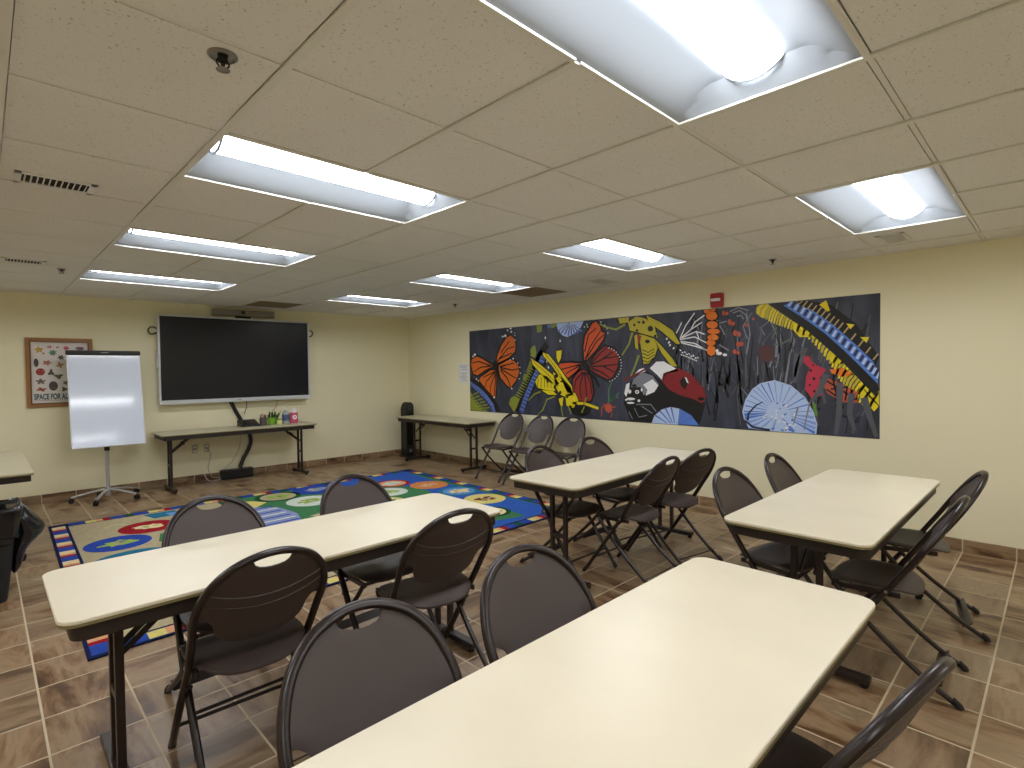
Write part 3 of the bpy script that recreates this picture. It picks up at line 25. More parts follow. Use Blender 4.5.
'25,702,5143,692,5116,640;l,6,5119,627,5146,679,5164,669,5137,617;n,6,5139,603,5166,655,5184,645,5157,593;l,6,5157,583,5184,634,5202,624,5175,573;n,6,5173,563,5199,615,5217,607,5191,555;l,6,5189,544,5215,596,5233,588,5207,536;n,6,5205,526,5231,578,5247,570,5223,518;l,6,5220,509,5246,560,5247,550,5238,499;n,6,5236,489,5247,541,5247,533,5247,481;g3,6,4577,1194,4619,1202,4629,1202,4587,1186;g3,6,4616,1171,4658,1202,4668,1202,4626,1163;g3,6,4656,1148,4697,1200,4707,1192,4666,1140;g3,6,4694,1125,4735,1177,4745,1169,4704,1117;g3,6,4733,1102,4773,1154,4783,1146,4743,1094;g3,6,4771,1080,4811,1132,4821,1124,4781,1072;g3,6,4806,1053,4846,1104,4856,1096,4816,1045;g3,6,4840,1023,4879,1074,4889,1066,4850,1015;g3,6,4874,993,4913,1044,4923,1036,4884,985;g3,6,4908,963,4946,1015,4956,1007,4918,955;g3,6,4941,934,4979,985,4989,977,4951,926;g3,6,4982,895,5019,946,5029,938,4992,887;g3,6,5037,835,5074,886,5084,878,5047,827;g3,6,5092,775,5128,826,5138,820,5102,769;g3,6,5146,717,5182,768,5192,762,5156,711;g3,6,5199,660,5234,711,5244,705,5209,654;y2,2,4307,1202,4274,1171,4264,1123,4248,1125,4254,1177,4283,1202;y,3,4322,1202,4285,1165,4274,1112,4258,1114,4265,1171,4298,1202;y,2,4336,1202,4296,1159,4284,1102,4268,1104,4276,1165,4312,1202;y2,3,4350,1202,4307,1152,4294,1092,4278,1094,4287,1160,4326,1202;y,2,4363,1202,4319,1146,4304,1082,4288,1086,4299,1154,4339,1202;y,3,4377,1202,4330,1142,4315,1076,4299,1078,4310,1150,4353,1202;y,2,4391,1202,4342,1138,4326,1069,4310,1073,4322,1146,4367,1202;y2,3,4405,1202,4355,1135,4338,1066,4322,1070,4335,1143,4381,1202;y2,2,4422,1202,4372,1126,4355,1055,4339,1059,4352,1134,4400,1202;y,3,4444,1198,4394,1108,4377,1039,4361,1043,4374,1116,4422,1202;y,2,4466,1181,4416,1092,4399,1024,4383,1028,4396,1100,4444,1193;y,3,4488,1163,4439,1077,4422,1011,4406,1015,4419,1085,4466,1175;y2,2,4510,1146,4462,1063,4446,999,4430,1003,4442,1071,4488,1158;y,3,4532,1129,4486,1049,4470,988,4454,992,4466,1057,4510,1141;y2,2,4554,1112,4509,1036,4494,979,4478,983,4489,1044,4532,1124;y,3,4575,1095,4533,1023,4518,970,4502,974,4513,1031,4553,1107;y,2,4599,1074,4559,1007,4545,957,4529,961,4539,1015,4577,1086;y,3,4622,1052,4584,991,4572,945,4556,949,4564,999,4600,1066;y2,2,4646,1032,4610,975,4598,932,4582,936,4590,983,4624,1046;y,3,4669,1012,4635,958,4624,918,4608,922,4615,966,4647,1026;y,2,4692,993,4660,941,4650,904,4634,908,4640,949,4670,1005;y2,3,4715,971,4684,923,4674,888,4658,892,4664,931,4693,985;y,2,4738,952,4707,905,4698,871,4682,875,4687,913,4716,966;y,3,4763,928,4733,882,4723,849,4707,853,4713,890,4741,942;y2,2,4790,900,4759,854,4750,820,4734,824,4739,862,4768,914;y,3,4817,872,4785,825,4775,791,4759,795,4765,833,4795,886;y,2,4843,845,4810,796,4800,760,4784,764,4790,804,4821,859;y2,3,4869,818,4835,766,4824,728,4808,732,4815,774,4847,832;y,2,4896,791,4859,736,4847,695,4831,699,4839,744,4874,805;y,3,4922,764,4882,705,4869,662,4853,666,4862,713,4900,778;y2,2,4947,738,4905,675,4891,628,4875,632,4885,683,4925,752;y,3,4969,714,4923,646,4908,596,4892,600,4905,654,4947,'
'728;y,2,4990,690,4941,617,4924,564,4908,568,4923,627,4968,704;y2,3,5011,666,4959,589,4941,532,4925,536,4941,599,4989,680;y,2,5032,643,4977,561,4958,501,4942,505,4959,571,5010,657;y,3,5053,619,4995,535,4975,471,4959,475,4977,545,5031,633;y2,2,5073,596,5013,508,4992,443,4976,447,4995,518,5051,610;y2,3,5094,573,5032,483,5010,415,4994,419,5014,493,5072,587;y2,2,5115,549,5052,457,5029,389,5013,393,5034,467,5093,563;y2,3,5136,524,5072,432,5050,363,5034,367,5054,442,5114,538;y,2,5157,500,5093,407,5070,338,5054,342,5075,417,5135,514;y,3,5179,475,5115,384,5092,316,5076,320,5097,394,5157,489;y,2,5199,451,5137,361,5114,295,5098,299,5119,371,5177,465;y2,3,5220,427,5159,340,5137,275,5121,279,5141,350,5198,441;y,2,5241,403,5181,318,5160,256,5144,260,5163,328,5219,417;y,3,5247,379,5204,298,5184,239,5168,243,5186,308,5239,393;y,3,4564,966,4617,1038,4721,965,4806,876,4839,829,4738,871,4635,876;y,3,4869,682,4904,753,5024,656,4984,621,4896,641;y,3,5094,376,5139,500,5247,397,5247,276,5212,227;y,5,4797,1153,4851,1188,4882,1096,4863,1086;y,5,5007,973,5069,959,5038,922;y,5,5110,851,5175,848,5156,800;k,4,5142,414,5187,345,5181,341,5136,410;k,4,5162,390,5202,328,5196,324,5156,386;k,4,5181,366,5217,311,5211,307,5175,362;k,4,5201,342,5232,294,5226,290,5195,338;k,4,5220,318,5247,277,5241,273,5214,314;k,4,5239,294,5247,261,5247,257,5233,290')
import bpy, bmesh, math, random
from mathutils import Vector, Matrix
PI = math.pi
random.seed(7)
S = bpy.context.scene
C = S.collection
XR, YB, H = 4.627, 6.325, 2.337          # right wall, back wall, ceiling
XL, YF = -3.35, -3.55                    # left wall, wall behind the camera
T = 0.61                                 # ceiling module

# ------------------------------------------------------------------ materials
def s2l(c): return tuple((v / 12.92 if v <= .04045 else ((v + .055) / 1.055) ** 2.4) for v in c)
def rgb(r, g, b): return s2l((r / 255, g / 255, b / 255)) + (1,)
MATS = {}
def mat(name, col, rough=.5, metal=0., noise=0., nscale=20., bump=0., bscale=200., spec=.5, coat=0., emit=None, strength=0.):
    m = bpy.data.materials.new(name); m.use_nodes = True
    nt = m.node_tree; b = nt.nodes['Principled BSDF']
    b.inputs['Base Color'].default_value = col
    b.inputs['Roughness'].default_value = rough
    b.inputs['Metallic'].default_value = metal
    b.inputs['Specular IOR Level'].default_value = spec
    b.inputs['Coat Weight'].default_value = coat
    if emit:
        b.inputs['Emission Color'].default_value = emit; b.inputs['Emission Strength'].default_value = strength
    tc = nt.nodes.new('ShaderNodeTexCoord')
    n = nt.nodes.new('ShaderNodeTexNoise'); n.inputs['Scale'].default_value = nscale; n.inputs['Detail'].default_value = 5
    nt.links.new(tc.outputs['Object'], n.inputs['Vector'])
    r = nt.nodes.new('ShaderNodeMapRange'); r.inputs[3].default_value = 1 - noise; r.inputs[4].default_value = 1 + noise
    nt.links.new(n.outputs['Fac'], r.inputs[0])
    v = nt.nodes.new('ShaderNodeMix'); v.data_type = 'RGBA'; v.blend_type = 'MULTIPLY'; v.inputs[0].default_value = 1
    v.inputs[6].default_value = col; nt.links.new(r.outputs[0], v.inputs[7]); nt.links.new(v.outputs[2], b.inputs['Base Color'])
    if bump:
        n2 = nt.nodes.new('ShaderNodeTexNoise'); n2.inputs['Scale'].default_value = bscale; n2.inputs['Detail'].default_value = 3
        nt.links.new(tc.outputs['Object'], n2.inputs['Vector'])
        bp = nt.nodes.new('ShaderNodeBump'); bp.inputs['Strength'].default_value = bump; bp.inputs['Distance'].default_value = .002
        nt.links.new(n2.outputs['Fac'], bp.inputs['Height']); nt.links.new(bp.outputs[0], b.inputs['Normal'])
    MATS[name] = m
    return m

def tile_material(name, plane):
    """stone-look ceramic tile, 12 inch module, grout in the right places"""
    m = bpy.data.materials.new(name); m.use_nodes = True
    nt = m.node_tree; N = nt.nodes.new; L = nt.links.new; b = nt.nodes['Principled BSDF']
    tc = N('ShaderNodeTexCoord'); sep = N('ShaderNodeSeparateXYZ'); L(tc.outputs['Object'], sep.inputs[0])
    P = .302
    def cell(out, off):
        a = N('ShaderNodeMath'); a.operation = 'SUBTRACT'; L(out, a.inputs[0]); a.inputs[1].default_value = off
        d = N('ShaderNodeMath'); d.operation = 'DIVIDE'; L(a.outputs[0], d.inputs[0]); d.inputs[1].default_value = P
        f = N('ShaderNodeMath'); f.operation = 'FLOOR'; L(d.outputs[0], f.inputs[0])
        r = N('ShaderNodeMath'); r.operation = 'SUBTRACT'; L(d.outputs[0], r.inputs[0]); L(f.outputs[0], r.inputs[1])
        c = N('ShaderNodeMath'); c.operation = 'SUBTRACT'; L(r.outputs[0], c.inputs[0]); c.inputs[1].default_value = .5
        e = N('ShaderNodeMath'); e.operation = 'ABSOLUTE'; L(c.outputs[0], e.inputs[0])
        return f.outputs[0], e.outputs[0]
    fx, ex = cell(sep.outputs[0], -.53); fy, ey = cell(sep.outputs[1], 1.003)
    if plane == 'xy':
        mx = N('ShaderNodeMath'); mx.operation = 'MAXIMUM'; L(ex, mx.inputs[0]); L(ey, mx.inputs[1]); edge = mx.outputs[0]
    else: edge = ex if plane == 'x' else ey
    gr = N('ShaderNodeMapRange'); gr.inputs[1].default_value = .483; gr.inputs[2].default_value = .489; L(edge, gr.inputs[0])
    cid = N('ShaderNodeCombineXYZ'); L(fx, cid.inputs[0]); L(fy, cid.inputs[1])
    wn = N('ShaderNodeTexWhiteNoise'); wn.noise_dimensions = '3D'; L(cid.outputs[0], wn.inputs['Vector'])
    sc = N('ShaderNodeVectorMath'); sc.operation = 'SCALE'; L(wn.outputs['Color'], sc.inputs[0]); sc.inputs[3].default_value = 30
    mp = N('ShaderNodeMapping'); mp.inputs['Scale'].default_value = (6.5, 1.7, 4); L(tc.outputs['Object'], mp.inputs[0])
    mp2 = N('ShaderNodeMapping'); mp2.inputs['Scale'].default_value = (1.7, 6.5, 4); L(tc.outputs['Object'], mp2.inputs[0])
    if plane != 'xy': mp.inputs['Scale'].default_value = (2.2, 2.2, 9); mp2.inputs['Scale'].default_value = (3, 3, 7)
    gt = N('ShaderNodeMath'); gt.operation = 'GREATER_THAN'; L(wn.outputs['Value'], gt.inputs[0]); gt.inputs[1].default_value = .62
    mv = N('ShaderNodeMix'); mv.data_type = 'VECTOR'; L(gt.outputs[0], mv.inputs[0]); L(mp.outputs[0], mv.inputs[4]); L(mp2.outputs[0], mv.inputs[5])
    ad = N('ShaderNodeVectorMath'); ad.operation = 'ADD'; L(mv.outputs[1], ad.inputs[0]); L(sc.outputs[0], ad.inputs[1])
    n1 = N('ShaderNodeTexNoise'); n1.inputs['Scale'].default_value = 1.15; n1.inputs['Detail'].default_value = 9; n1.inputs['Roughness'].default_value = .62; n1.inputs['Distortion'].default_value = .45
    L(ad.outputs[0], n1.inputs['Vector'])
    cr = N('ShaderNodeValToRGB'); L(n1.outputs['Fac'], cr.inputs[0])
    e = cr.color_ramp.elements
    e[0].position = .30; e[0].color = rgb(62, 42, 27)
    e[1].position = .72; e[1].color = rgb(186, 168, 138)
    for p, c in ((.40, rgb(98, 70, 46)), (.47, rgb(132, 103, 74)), (.55, rgb(154, 129, 98)), (.63, rgb(138, 117, 90))):
        q = e.new(p); q.color = c
    # some tiles are greyer
    mg = N('ShaderNodeMapRange'); mg.inputs[1].default_value = .55; mg.inputs[2].default_value = 1; mg.inputs[4].default_value = .45; L(wn.outputs['Value'], mg.inputs[0])
    gm = N('ShaderNodeMix'); gm.data_type = 'RGBA'; L(mg.outputs[0], gm.inputs[0]); L(cr.outputs[0], gm.inputs[6]); gm.inputs[7].default_value = rgb(122, 108, 88)
    mm = N('ShaderNodeMix'); mm.data_type = 'RGBA'; L(gr.outputs[0], mm.inputs[0]); L(gm.outputs[2], mm.inputs[6]); mm.inputs[7].default_value = rgb(196, 180, 150)
    L(mm.outputs[2], b.inputs['Base Color'])
    rr = N('ShaderNodeMapRange'); rr.inputs[3].default_value = .33; rr.inputs[4].default_value = .8; L(gr.outputs[0], rr.inputs[0]); L(rr.outputs[0], b.inputs['Roughness'])
    iv = N('ShaderNodeMath'); iv.operation = 'SUBTRACT'; iv.inputs[0].default_value = 1; L(gr.outputs[0], iv.inputs[1])
    n3 = N('ShaderNodeMath'); n3.operation = 'MULTIPLY_ADD'; L(n1.outputs['Fac'], n3.inputs[0]); n3.inputs[1].default_value = .8; L(iv.outputs[0], n3.inputs[2])
    bp = N('ShaderNodeBump'); bp.inputs['Strength'].default_value = .35; bp.inputs['Distance'].default_value = .002; L(n3.outputs[0], bp.inputs['Height']); L(bp.outputs[0], b.inputs['Normal'])
    MATS[name] = m
    return m

def ceiling_tile_material():
    m = bpy.data.materials.new('ceiling_tile'); m.use_nodes = True
    nt = m.node_tree; N = nt.nodes.new; L = nt.links.new; b = nt.nodes['Principled BSDF']
    tc = N('ShaderNodeTexCoord')
    n = N('ShaderNodeTexNoise'); n.inputs['Scale'].default_value = 120; n.inputs['Detail'].default_value = 3; L(tc.outputs['Object'], n.inputs['Vector'])
    cr = N('ShaderNodeValToRGB'); e = cr.color_ramp.elements
    e[0].position = .29; e[0].color = rgb(186, 180, 164); e[1].position = .36; e[1].color = rgb(236, 236, 234)
    L(n.outputs['Fac'], cr.inputs[0])
    n2 = N('ShaderNodeTexNoise'); n2.inputs['Scale'].default_value = 1.3; n2.inputs['Detail'].default_value = 2; L(tc.outputs['Object'], n2.inputs['Vector'])
    r = N('ShaderNodeMapRange'); r.inputs[3].default_value = .93; r.inputs[4].default_value = 1.04; L(n2.outputs['Fac'], r.inputs[0])
    v = N('ShaderNodeMix'); v.data_type = 'RGBA'; v.blend_type = 'MULTIPLY'; v.inputs[0].default_value = 1
    L(cr.outputs[0], v.inputs[6]); L(r.outputs[0], v.inputs[7]); L(v.outputs[2], b.inputs['Base Color'])
    b.inputs['Roughness'].default_value = .95; b.inputs['Specular IOR Level'].default_value = .1
    bp = N('ShaderNodeBump'); bp.inputs['Strength'].default_value = .5; bp.inputs['Distance'].default_value = .002; L(n.outputs['Fac'], bp.inputs['Height']); L(bp.outputs[0], b.inputs['Normal'])
    MATS['ceiling_tile'] = m
    return m

M_floor = tile_material('floor_tile', 'xy')
M_basex = tile_material('base_tile_back', 'x'); M_basey = tile_material('base_tile_side', 'y')
M_ctile = ceiling_tile_material()
M_grid = mat('ceiling_grid_paint', rgb(228, 228, 222), .5)
M_wall = mat('cream_wall_paint', rgb(236, 230, 197), .62, noise=.02, nscale=1.2, bump=.12, bscale=260, spec=.3)
M_lam = mat('cream_laminate', rgb(228, 220, 196), .33, noise=.09, nscale=3.2, spec=.42)
M_lamold = mat('worn_laminate', rgb(192, 186, 160), .36, noise=.05, nscale=3, spec=.45)
M_edge = mat('table_edge_olive', rgb(128, 118, 78), .45)
M_brown = mat('dark_brown_enamel', rgb(38, 28, 25), .36, spec=.5)
M_apron = mat('dark_brown_apron', rgb(40, 30, 25), .5)
M_plastic = mat('brown_plastic', rgb(68, 58, 55), .42, noise=.04, nscale=9, bump=.25, bscale=600, spec=.5)
M_tube = mat('brown_gloss_tube', rgb(36, 26, 24), .28, spec=.5)
M_rubber = mat('black_rubber', rgb(24, 22, 22), .7)
M_bolt = mat('steel_rivet', rgb(190, 188, 184), .3, metal=.9)
M_black = mat('black_plastic', rgb(22, 22, 24), .45)
M_fixture = mat('fixture_white_enamel', rgb(163, 171, 179), .6, spec=.2)
M_lens = mat('lamp_diffuser', rgb(240, 245, 250), .4, emit=(.965, .965, 1.0, 1), strength=LENS)
M_white = mat('white_plastic', rgb(232, 232, 232), .4)
M_silver = mat('silver_metal', rgb(188, 190, 192), .32, metal=.6)
M_tvframe = mat('tv_silver_frame', rgb(205, 210, 214), .35, metal=.2)
M_screen = mat('tv_screen', rgb(26, 28, 35), .24, spec=.4)
M_board = mat('whiteboard_enamel', rgb(222, 232, 250), .10, spec=.6)
M_bin = mat('bin_plastic', rgb(28, 32, 36), .5)
M_bag = mat('black_bin_bag', rgb(16, 18, 24), .2, bump=.5, bscale=30, spec=.6)
M_wood = mat('oak_frame', rgb(150, 104, 54), .45, noise=.2, nscale=14)
M_wood2 = mat('dark_oak_lip', rgb(104, 68, 34), .45)
M_paper = mat('poster_paper', rgb(218, 212, 208), .5)
M_grille = mat('brown_return_grille', rgb(146, 130, 106), .7)
M_dark = mat('vent_dark', rgb(30, 26, 22), .8)
M_mgrey = mat('brushed_steel', rgb(150, 150, 148), .3, metal=.8)
M_red = mat('alarm_red', rgb(176, 30, 34), .4)
M_cablegrey = mat('grey_cable', rgb(170, 166, 156), .5)

# ------------------------------------------------------------------ mesh helpers
def link(name, bm, mats, parent=None, smooth=False, bevel=0, seg=2, angle=40):
    me = bpy.data.meshes.new(name); bmesh.ops.recalc_face_normals(bm, faces=bm.faces[:]); bm.to_mesh(me); bm.free()
    for m in (mats if isinstance(mats, (list, tuple)) else [mats]): me.materials.append(m)
    if smooth:
        for p in me.polygons: p.use_smooth = True
    o = bpy.data.objects.new(name, me); C.objects.link(o)
    if parent: o.parent = parent
    if bevel:
        b = o.modifiers.new('bevel', 'BEVEL'); b.width = bevel; b.segments = seg; b.limit_method = 'ANGLE'; b.angle_limit = math.radians(50)
    if smooth:
        try:
            o.data.set_sharp_from_angle(angle=math.radians(angle))
        except Exception: pass
    return o
def BM(): return bmesh.new()
def box(bm, x0, y0, z0, x1, y1, z1, mi=0):
    v = [bm.verts.new((x, y, z)) for z in (z0, z1) for y in (y0, y1) for x in (x0, x1)]
    for f in ((0, 1, 3, 2), (4, 6, 7, 5), (0, 4, 5, 1), (2, 3, 7, 6), (0, 2, 6, 4), (1, 5, 7, 3)):
        bm.faces.new([v[i] for i in f]).material_index = mi
def rot_box(bm, c, size, M, mi=0):
    v = [bm.verts.new(Vector(c) + M @ Vector((sx * size[0] / 2, sy * size[1] / 2, sz * size[2] / 2))) for sz in (-1, 1) for sy in (-1, 1) for sx in (-1, 1)]
    for f in ((0, 1, 3, 2), (4, 6, 7, 5), (0, 4, 5, 1), (2, 3, 7, 6), (0, 2, 6, 4), (1, 5, 7, 3)):
        bm.faces.new([v[i] for i in f]).material_index = mi
def catmull(P, n):
    P = [Vector(p) for p in P]; out = []
    for i in range(len(P) - 1):
        a = P[max(i - 1, 0)]; b = P[i]; c = P[i + 1]; d = P[min(i + 2, len(P) - 1)]
        for k in range(n):
            t = k / n
            out.append(.5 * ((2 * b) + (c - a) * t + (2 * a - 5 * b + 4 * c - d) * t * t + (3 * b - a - 3 * c + d) * t ** 3))
    out.append(P[-1]); return out
def tube(bm, P, r, n=10, cap=True, ry=None, ref=None, mi=0):
    """sweep a round or oval section along the points"""
    P = [Vector(p) for p in P]; ry = ry or r; rings = []
    ref = Vector(ref) if ref else None; prev = None
    for i, p in enumerate(P):
        t = (P[min(i + 1, len(P) - 1)] - P[max(i - 1, 0)]).normalized()
        if ref: u = (ref - t * ref.dot(t)).normalized()
        elif prev is None:
            u = t.orthogonal().normalized()
        else: u = (prev - t * prev.dot(t)).normalized()
        prev = u; w = t.cross(u)
        rr = r[i] if isinstance(r, (list, tuple)) else r; r2 = rr if isinstance(r, (list, tuple)) else ry
        rings.append([bm.verts.new(p + u * rr * math.cos(2 * PI * k / n) + w * r2 * math.sin(2 * PI * k / n)) for k in range(n)])
    for a, b in zip(rings, rings[1:]):
        for k in range(n): bm.faces.new((a[k], a[(k + 1) % n], b[(k + 1) % n], b[k])).material_index = mi
    if cap:
        bm.faces.new(rings[0][::-1]).material_index = mi; bm.faces.new(rings[-1]).material_index = mi
def bar(bm, a, b, w, h, up=(0, 0, 1), mi=0):
    a = Vector(a); b = Vector(b); t = (b - a).normalized(); up = Vector(up)
    s = t.cross(up).normalized(); u = s.cross(t)
    v = [bm.verts.new(p + s * w / 2 * i + u * h / 2 * j) for p in (a, b) for i, j in ((-1, -1), (1, -1), (1, 1), (-1, 1))]
    for f in ((0, 1, 2, 3), (7, 6, 5, 4), (0, 4, 5, 1), (1, 5, 6, 2), (2, 6, 7, 3), (3, 7, 4, 0)): bm.faces.new([v[i] for i in f]).material_index = mi
def lathe(bm, c, prof, n=20, mi=0):
    rings = []
    for r, z in prof: rings.append([bm.verts.new((c[0] + r * math.cos(2 * PI * k / n), c[1] + r * math.sin(2 * PI * k / n), c[2] + z)) for k in range(n)])
    for a, b in zip(rings, rings[1:]):
        for k in range(n): bm.faces.new((a[k], a[(k + 1) % n], b[(k + 1) % n], b[k])).material_index = mi
    bm.faces.new(rings[0][::-1]).material_index = mi; bm.faces.new(rings[-1]).material_index = mi
def shell(bm, outline, frame, thick, zf=lambda u, v: 0, rings=7, center=(0, 0)):
    """closed curved slab over a star-shaped 2-D outline. frame(u, v, w) -> 3-D point"""
    n = len(outline); top = []; bot = []
    for side, L in ((1, top), (-1, bot)):
        c = bm.verts.new(frame(center[0], center[1], zf(*center) + side * thick / 2)); L.append([c])
        for k in range(1, rings + 1):
            f = k / rings; ring = []
            for (u, v) in outline:
                U = center[0] + (u - center[0]) * f; V = center[1] + (v - center[1]) * f
                ring.append(bm.verts.new(frame(U, V, zf(U, V) + side * thick / 2 * (1 if k < rings else .45))))
            L.append(ring)
        for k in range(n): bm.faces.new((c, L[1][k], L[1][(k + 1) % n]))
        for a, b in zip(L[1:], L[2:]):
            for k in range(n): bm.faces.new((a[k], b[k], b[(k + 1) % n], a[(k + 1) % n]))
    a = top[-1]; b = bot[-1]
    for k in range(n): bm.faces.new((a[k], b[k], b[(k + 1) % n], a[(k + 1) % n]))
def rrect(x0, y0, x1, y1, r, n=6):
    P = []
    for cx, cy, a0 in ((x1 - r, y1 - r, 0), (x0 + r, y1 - r, PI / 2), (x0 + r, y0 + r, PI), (x1 - r, y0 + r, 1.5 * PI)):
        for k in range(n + 1):
            a = a0 + PI / 2 * k / n; P.append((cx + r * math.cos(a), cy + r * math.sin(a)))
    return P
def prism(bm, P, z0, z1, mi=0, mi_side=None):
    a = [bm.verts.new((x, y, z0)) for x, y in P]; b = [bm.verts.new((x, y, z1)) for x, y in P]
    bm.faces.new(a[::-1]).material_index = mi; bm.faces.new(b).material_index = mi
    for k in range(len(P)): bm.faces.new((a[k], a[(k + 1) % len(P)], b[(k + 1) % len(P)], b[k])).material_index = mi if mi_side is None else mi_side
def struct(name, bm, m, parent=None, **kw):
    o = link(name, bm, m, parent, **kw); o['kind'] = 'structure'; return o
def thing(name, label, cat, loc=(0, 0, 0), rotz=0, group=None):
    o = bpy.data.objects.new(name, None); C.objects.link(o); o.empty_display_size = .1
    o.location = loc; o.rotation_euler = (0, 0, rotz); o['label'] = label; o['category'] = cat
    if group: o['group'] = group
    return o
def tag(o, label, cat, group=None):
    o['label'] = label; o['category'] = cat
    if group: o['group'] = group
    return o
def dup(root, loc, rotz, label, group=None):
    r = root.copy(); C.objects.link(r); r.location = loc; r.rotation_euler = (0, 0, rotz); r['label'] = label
    if group: r['group'] = group
    for ch in list(root.children):
        c = ch.copy(); C.objects.link(c); c.parent = r
        for g in ch.children:
            d = g.copy(); C.objects.link(d); d.parent = c
    return r
def text_mesh(name, body, size, m, parent, mw, xscale=1.0, bold=0.0, depth=.0004):
    cu = bpy.data.curves.new(name, 'FONT'); cu.body = body; cu.size = size; cu.extrude = depth; cu.offset = bold
    o = bpy.data.objects.new(name, cu); C.objects.link(o)
    bpy.context.view_layer.update()
    me = bpy.data.meshes.new_from_object(o.evaluated_get(bpy.context.evaluated_depsgraph_get()))
    bpy.data.objects.remove(o); me.name = name; me.materials.clear(); me.materials.append(m)
    n = bpy.data.objects.new(name, me); C.objects.link(n); n.parent = parent
    n.matrix_local = mw @ Matrix.Diagonal((xscale, 1, 1, 1)); return n

# ------------------------------------------------------------------ room shell
bm = BM(); box(bm, XL, YF, -.05, XR, YB, 0); struct('floor', bm, M_floor)
bm = BM(); box(bm, XL - .1, YB, 0, XR + .1, YB + .1, H + .12); struct('wall_back', bm, M_wall)
bm = BM(); box(bm, XR, YF, 0, XR + .1, YB, H + .12); struct('wall_right', bm, M_wall)
bm = BM(); box(bm, XL - .1, YF, 0, XL, YB, H + .12); struct('wall_left', bm, M_wall)
bm = BM(); box(bm, XL - .1, YF - .1, 0, XR + .1, YF, H + .12); struct('wall_front', bm, M_wall)
bm = BM(); box(bm, XL, YB - .012, 0, XR, YB, .097); struct('baseboard_back', bm, M_basex, bevel=.003)
bm = BM(); box(bm, XR - .012, YF, 0, XR, YB - .012, .097); struct('baseboard_right', bm, M_basey, bevel=.003)
bm = BM(); box(bm, XL, YF, 0, XL + .012, YB - .012, .097); struct('baseboard_left', bm, M_basey, bevel=.003)

LIGHTS = [(i, k) for i in (0, 4) for k in (-5, -2, 1, 4, 7)] + [(-4, k) for k in (-5, -2, 1, 4, 7)]
lightcells = {(i + a, k) for i, k in LIGHTS for a in (0, 1)}
GR = [(3, 9), (6, 4)]
bm = BM()
i0 = -6; i1 = 8; k0 = -6; k1 = 11
for i in range(i0, i1):
    for k in range(k0, k1):
        if (i, k) in lightcells or (i, k) in GR: continue
        x0, x1 = max(i * T, XL), min((i + 1) * T, XR); y0, y1 = max(k * T, YF), min((k + 1) * T, YB)
        if x1 - x0 < .01 or y1 - y0 < .01: continue
        box(bm, x0 + .0150, y0 + .0125, H, x1 - .0150, y1 - .0125, H + .016)
ceil = struct('ceiling', bm, M_ctile)
bm = BM(); box(bm, XL, YF, H + .11, XR, YB, H + .13)
struct('ceiling_slab', bm, M_white, ceil)
bm = BM(); w = .012
for i in range(i0, i1 + 1):
    if not XL < i * T < XR: continue
    for k in range(k0, k1):
        if (i, k) in lightcells and (i - 1, k) in lightcells: continue
        y0, y1 = max(k * T, YF), min((k + 1) * T, YB)
        if y1 > y0: box(bm, i * T - w, y0, H - .008, i * T + w, y1, H + .0)
for k in range(k0, k1 + 1):
    if YF < k * T < YB:
        for i in range(i0, i1):
            if (i, k) in lightcells and (i, k - 1) in lightcells: continue
            x0, x1 = max(i * T + w, XL), min((i + 1) * T - w, XR)
            if x1 > x0: box(bm, x0, k * T - .009, H - .008 if ((i, k) in lightcells or (i, k - 1) in lightcells) else H + .002, x1, k * T + .009, H if ((i, k) in lightcells or (i, k - 1) in lightcells) else H + .006)
# wall angle
box(bm, XL, YB - .018, H - .004, XR, YB, H); box(bm, XR - .018, YF, H - .004, XR, YB, H)
struct('ceiling_grid', bm, M_grid, ceil)

# ------------------------------------------------------------------ light fixtures
def make_fixture():
    t = thing('ceiling_light', '', 'ceiling light', (0, 0, H), 0, 'recessed fluorescent troffers')
    LX, LY = T * 2, T
    bm = BM(); nu, nv = 44, 32
    def zz(u, v):
        a = abs(v); m = .012
        if a > LY / 2 - m: p = 0
        else:
            q = (LY / 2 - m - a) / (LY / 2 - m - .098); q = min(max(q, 0), 1); p = .078 * math.sin(q * PI / 2) ** 1.3
        e = max(0, (LX / 2 - m - abs(u))) * 1.25
        return min(p, e) 
    us = [-LX / 2, -LX / 2 + .012] + [-LX / 2 + .012 + (LX - .024) * k / nu for k in range(1, nu)] + [LX / 2 - .012, LX / 2]
    vs = [-LY / 2, -LY / 2 + .012] + [-LY / 2 + .012 + (LY - .024) * k / nv for k in range(1, nv)] + [LY / 2 - .012, LY / 2]
    g = [[bm.verts.new((u, v, zz(u, v) + .0015)) for v in vs] for u in us]
    for a, b in zip(g, g[1:]):
        for k in range(len(vs) - 1): bm.faces.new((a[k], a[k + 1], b[k + 1], b[k]))
    link('reflector', bm, M_fixture, t, smooth=True, angle=24)
    bm = BM(); n = 8; P = [(-.094 + .188 * k / n, .074 - .042 * math.sin(PI * k / n) ** .8) for k in range(n + 1)]
    U = LX / 2 - .068
    A = [bm.verts.new((-U, y, z)) for y, z in P]; B = [bm.verts.new((U, y, z)) for y, z in P]
    for k in range(n): bm.faces.new((A[k], A[k + 1], B[k + 1], B[k]))
    bm.faces.new(A); bm.faces.new(B[::-1])
    link('diffuser', bm, M_lens, t, smooth=True)
    for s in (-1, 1):
        bm = BM()
        tube(bm, [(s * (U + .004), y, z - .001) for y, z in P], .006, 8)
        link('end_rim', bm, M_fixture, t, smooth=True)
    return t
fx = None
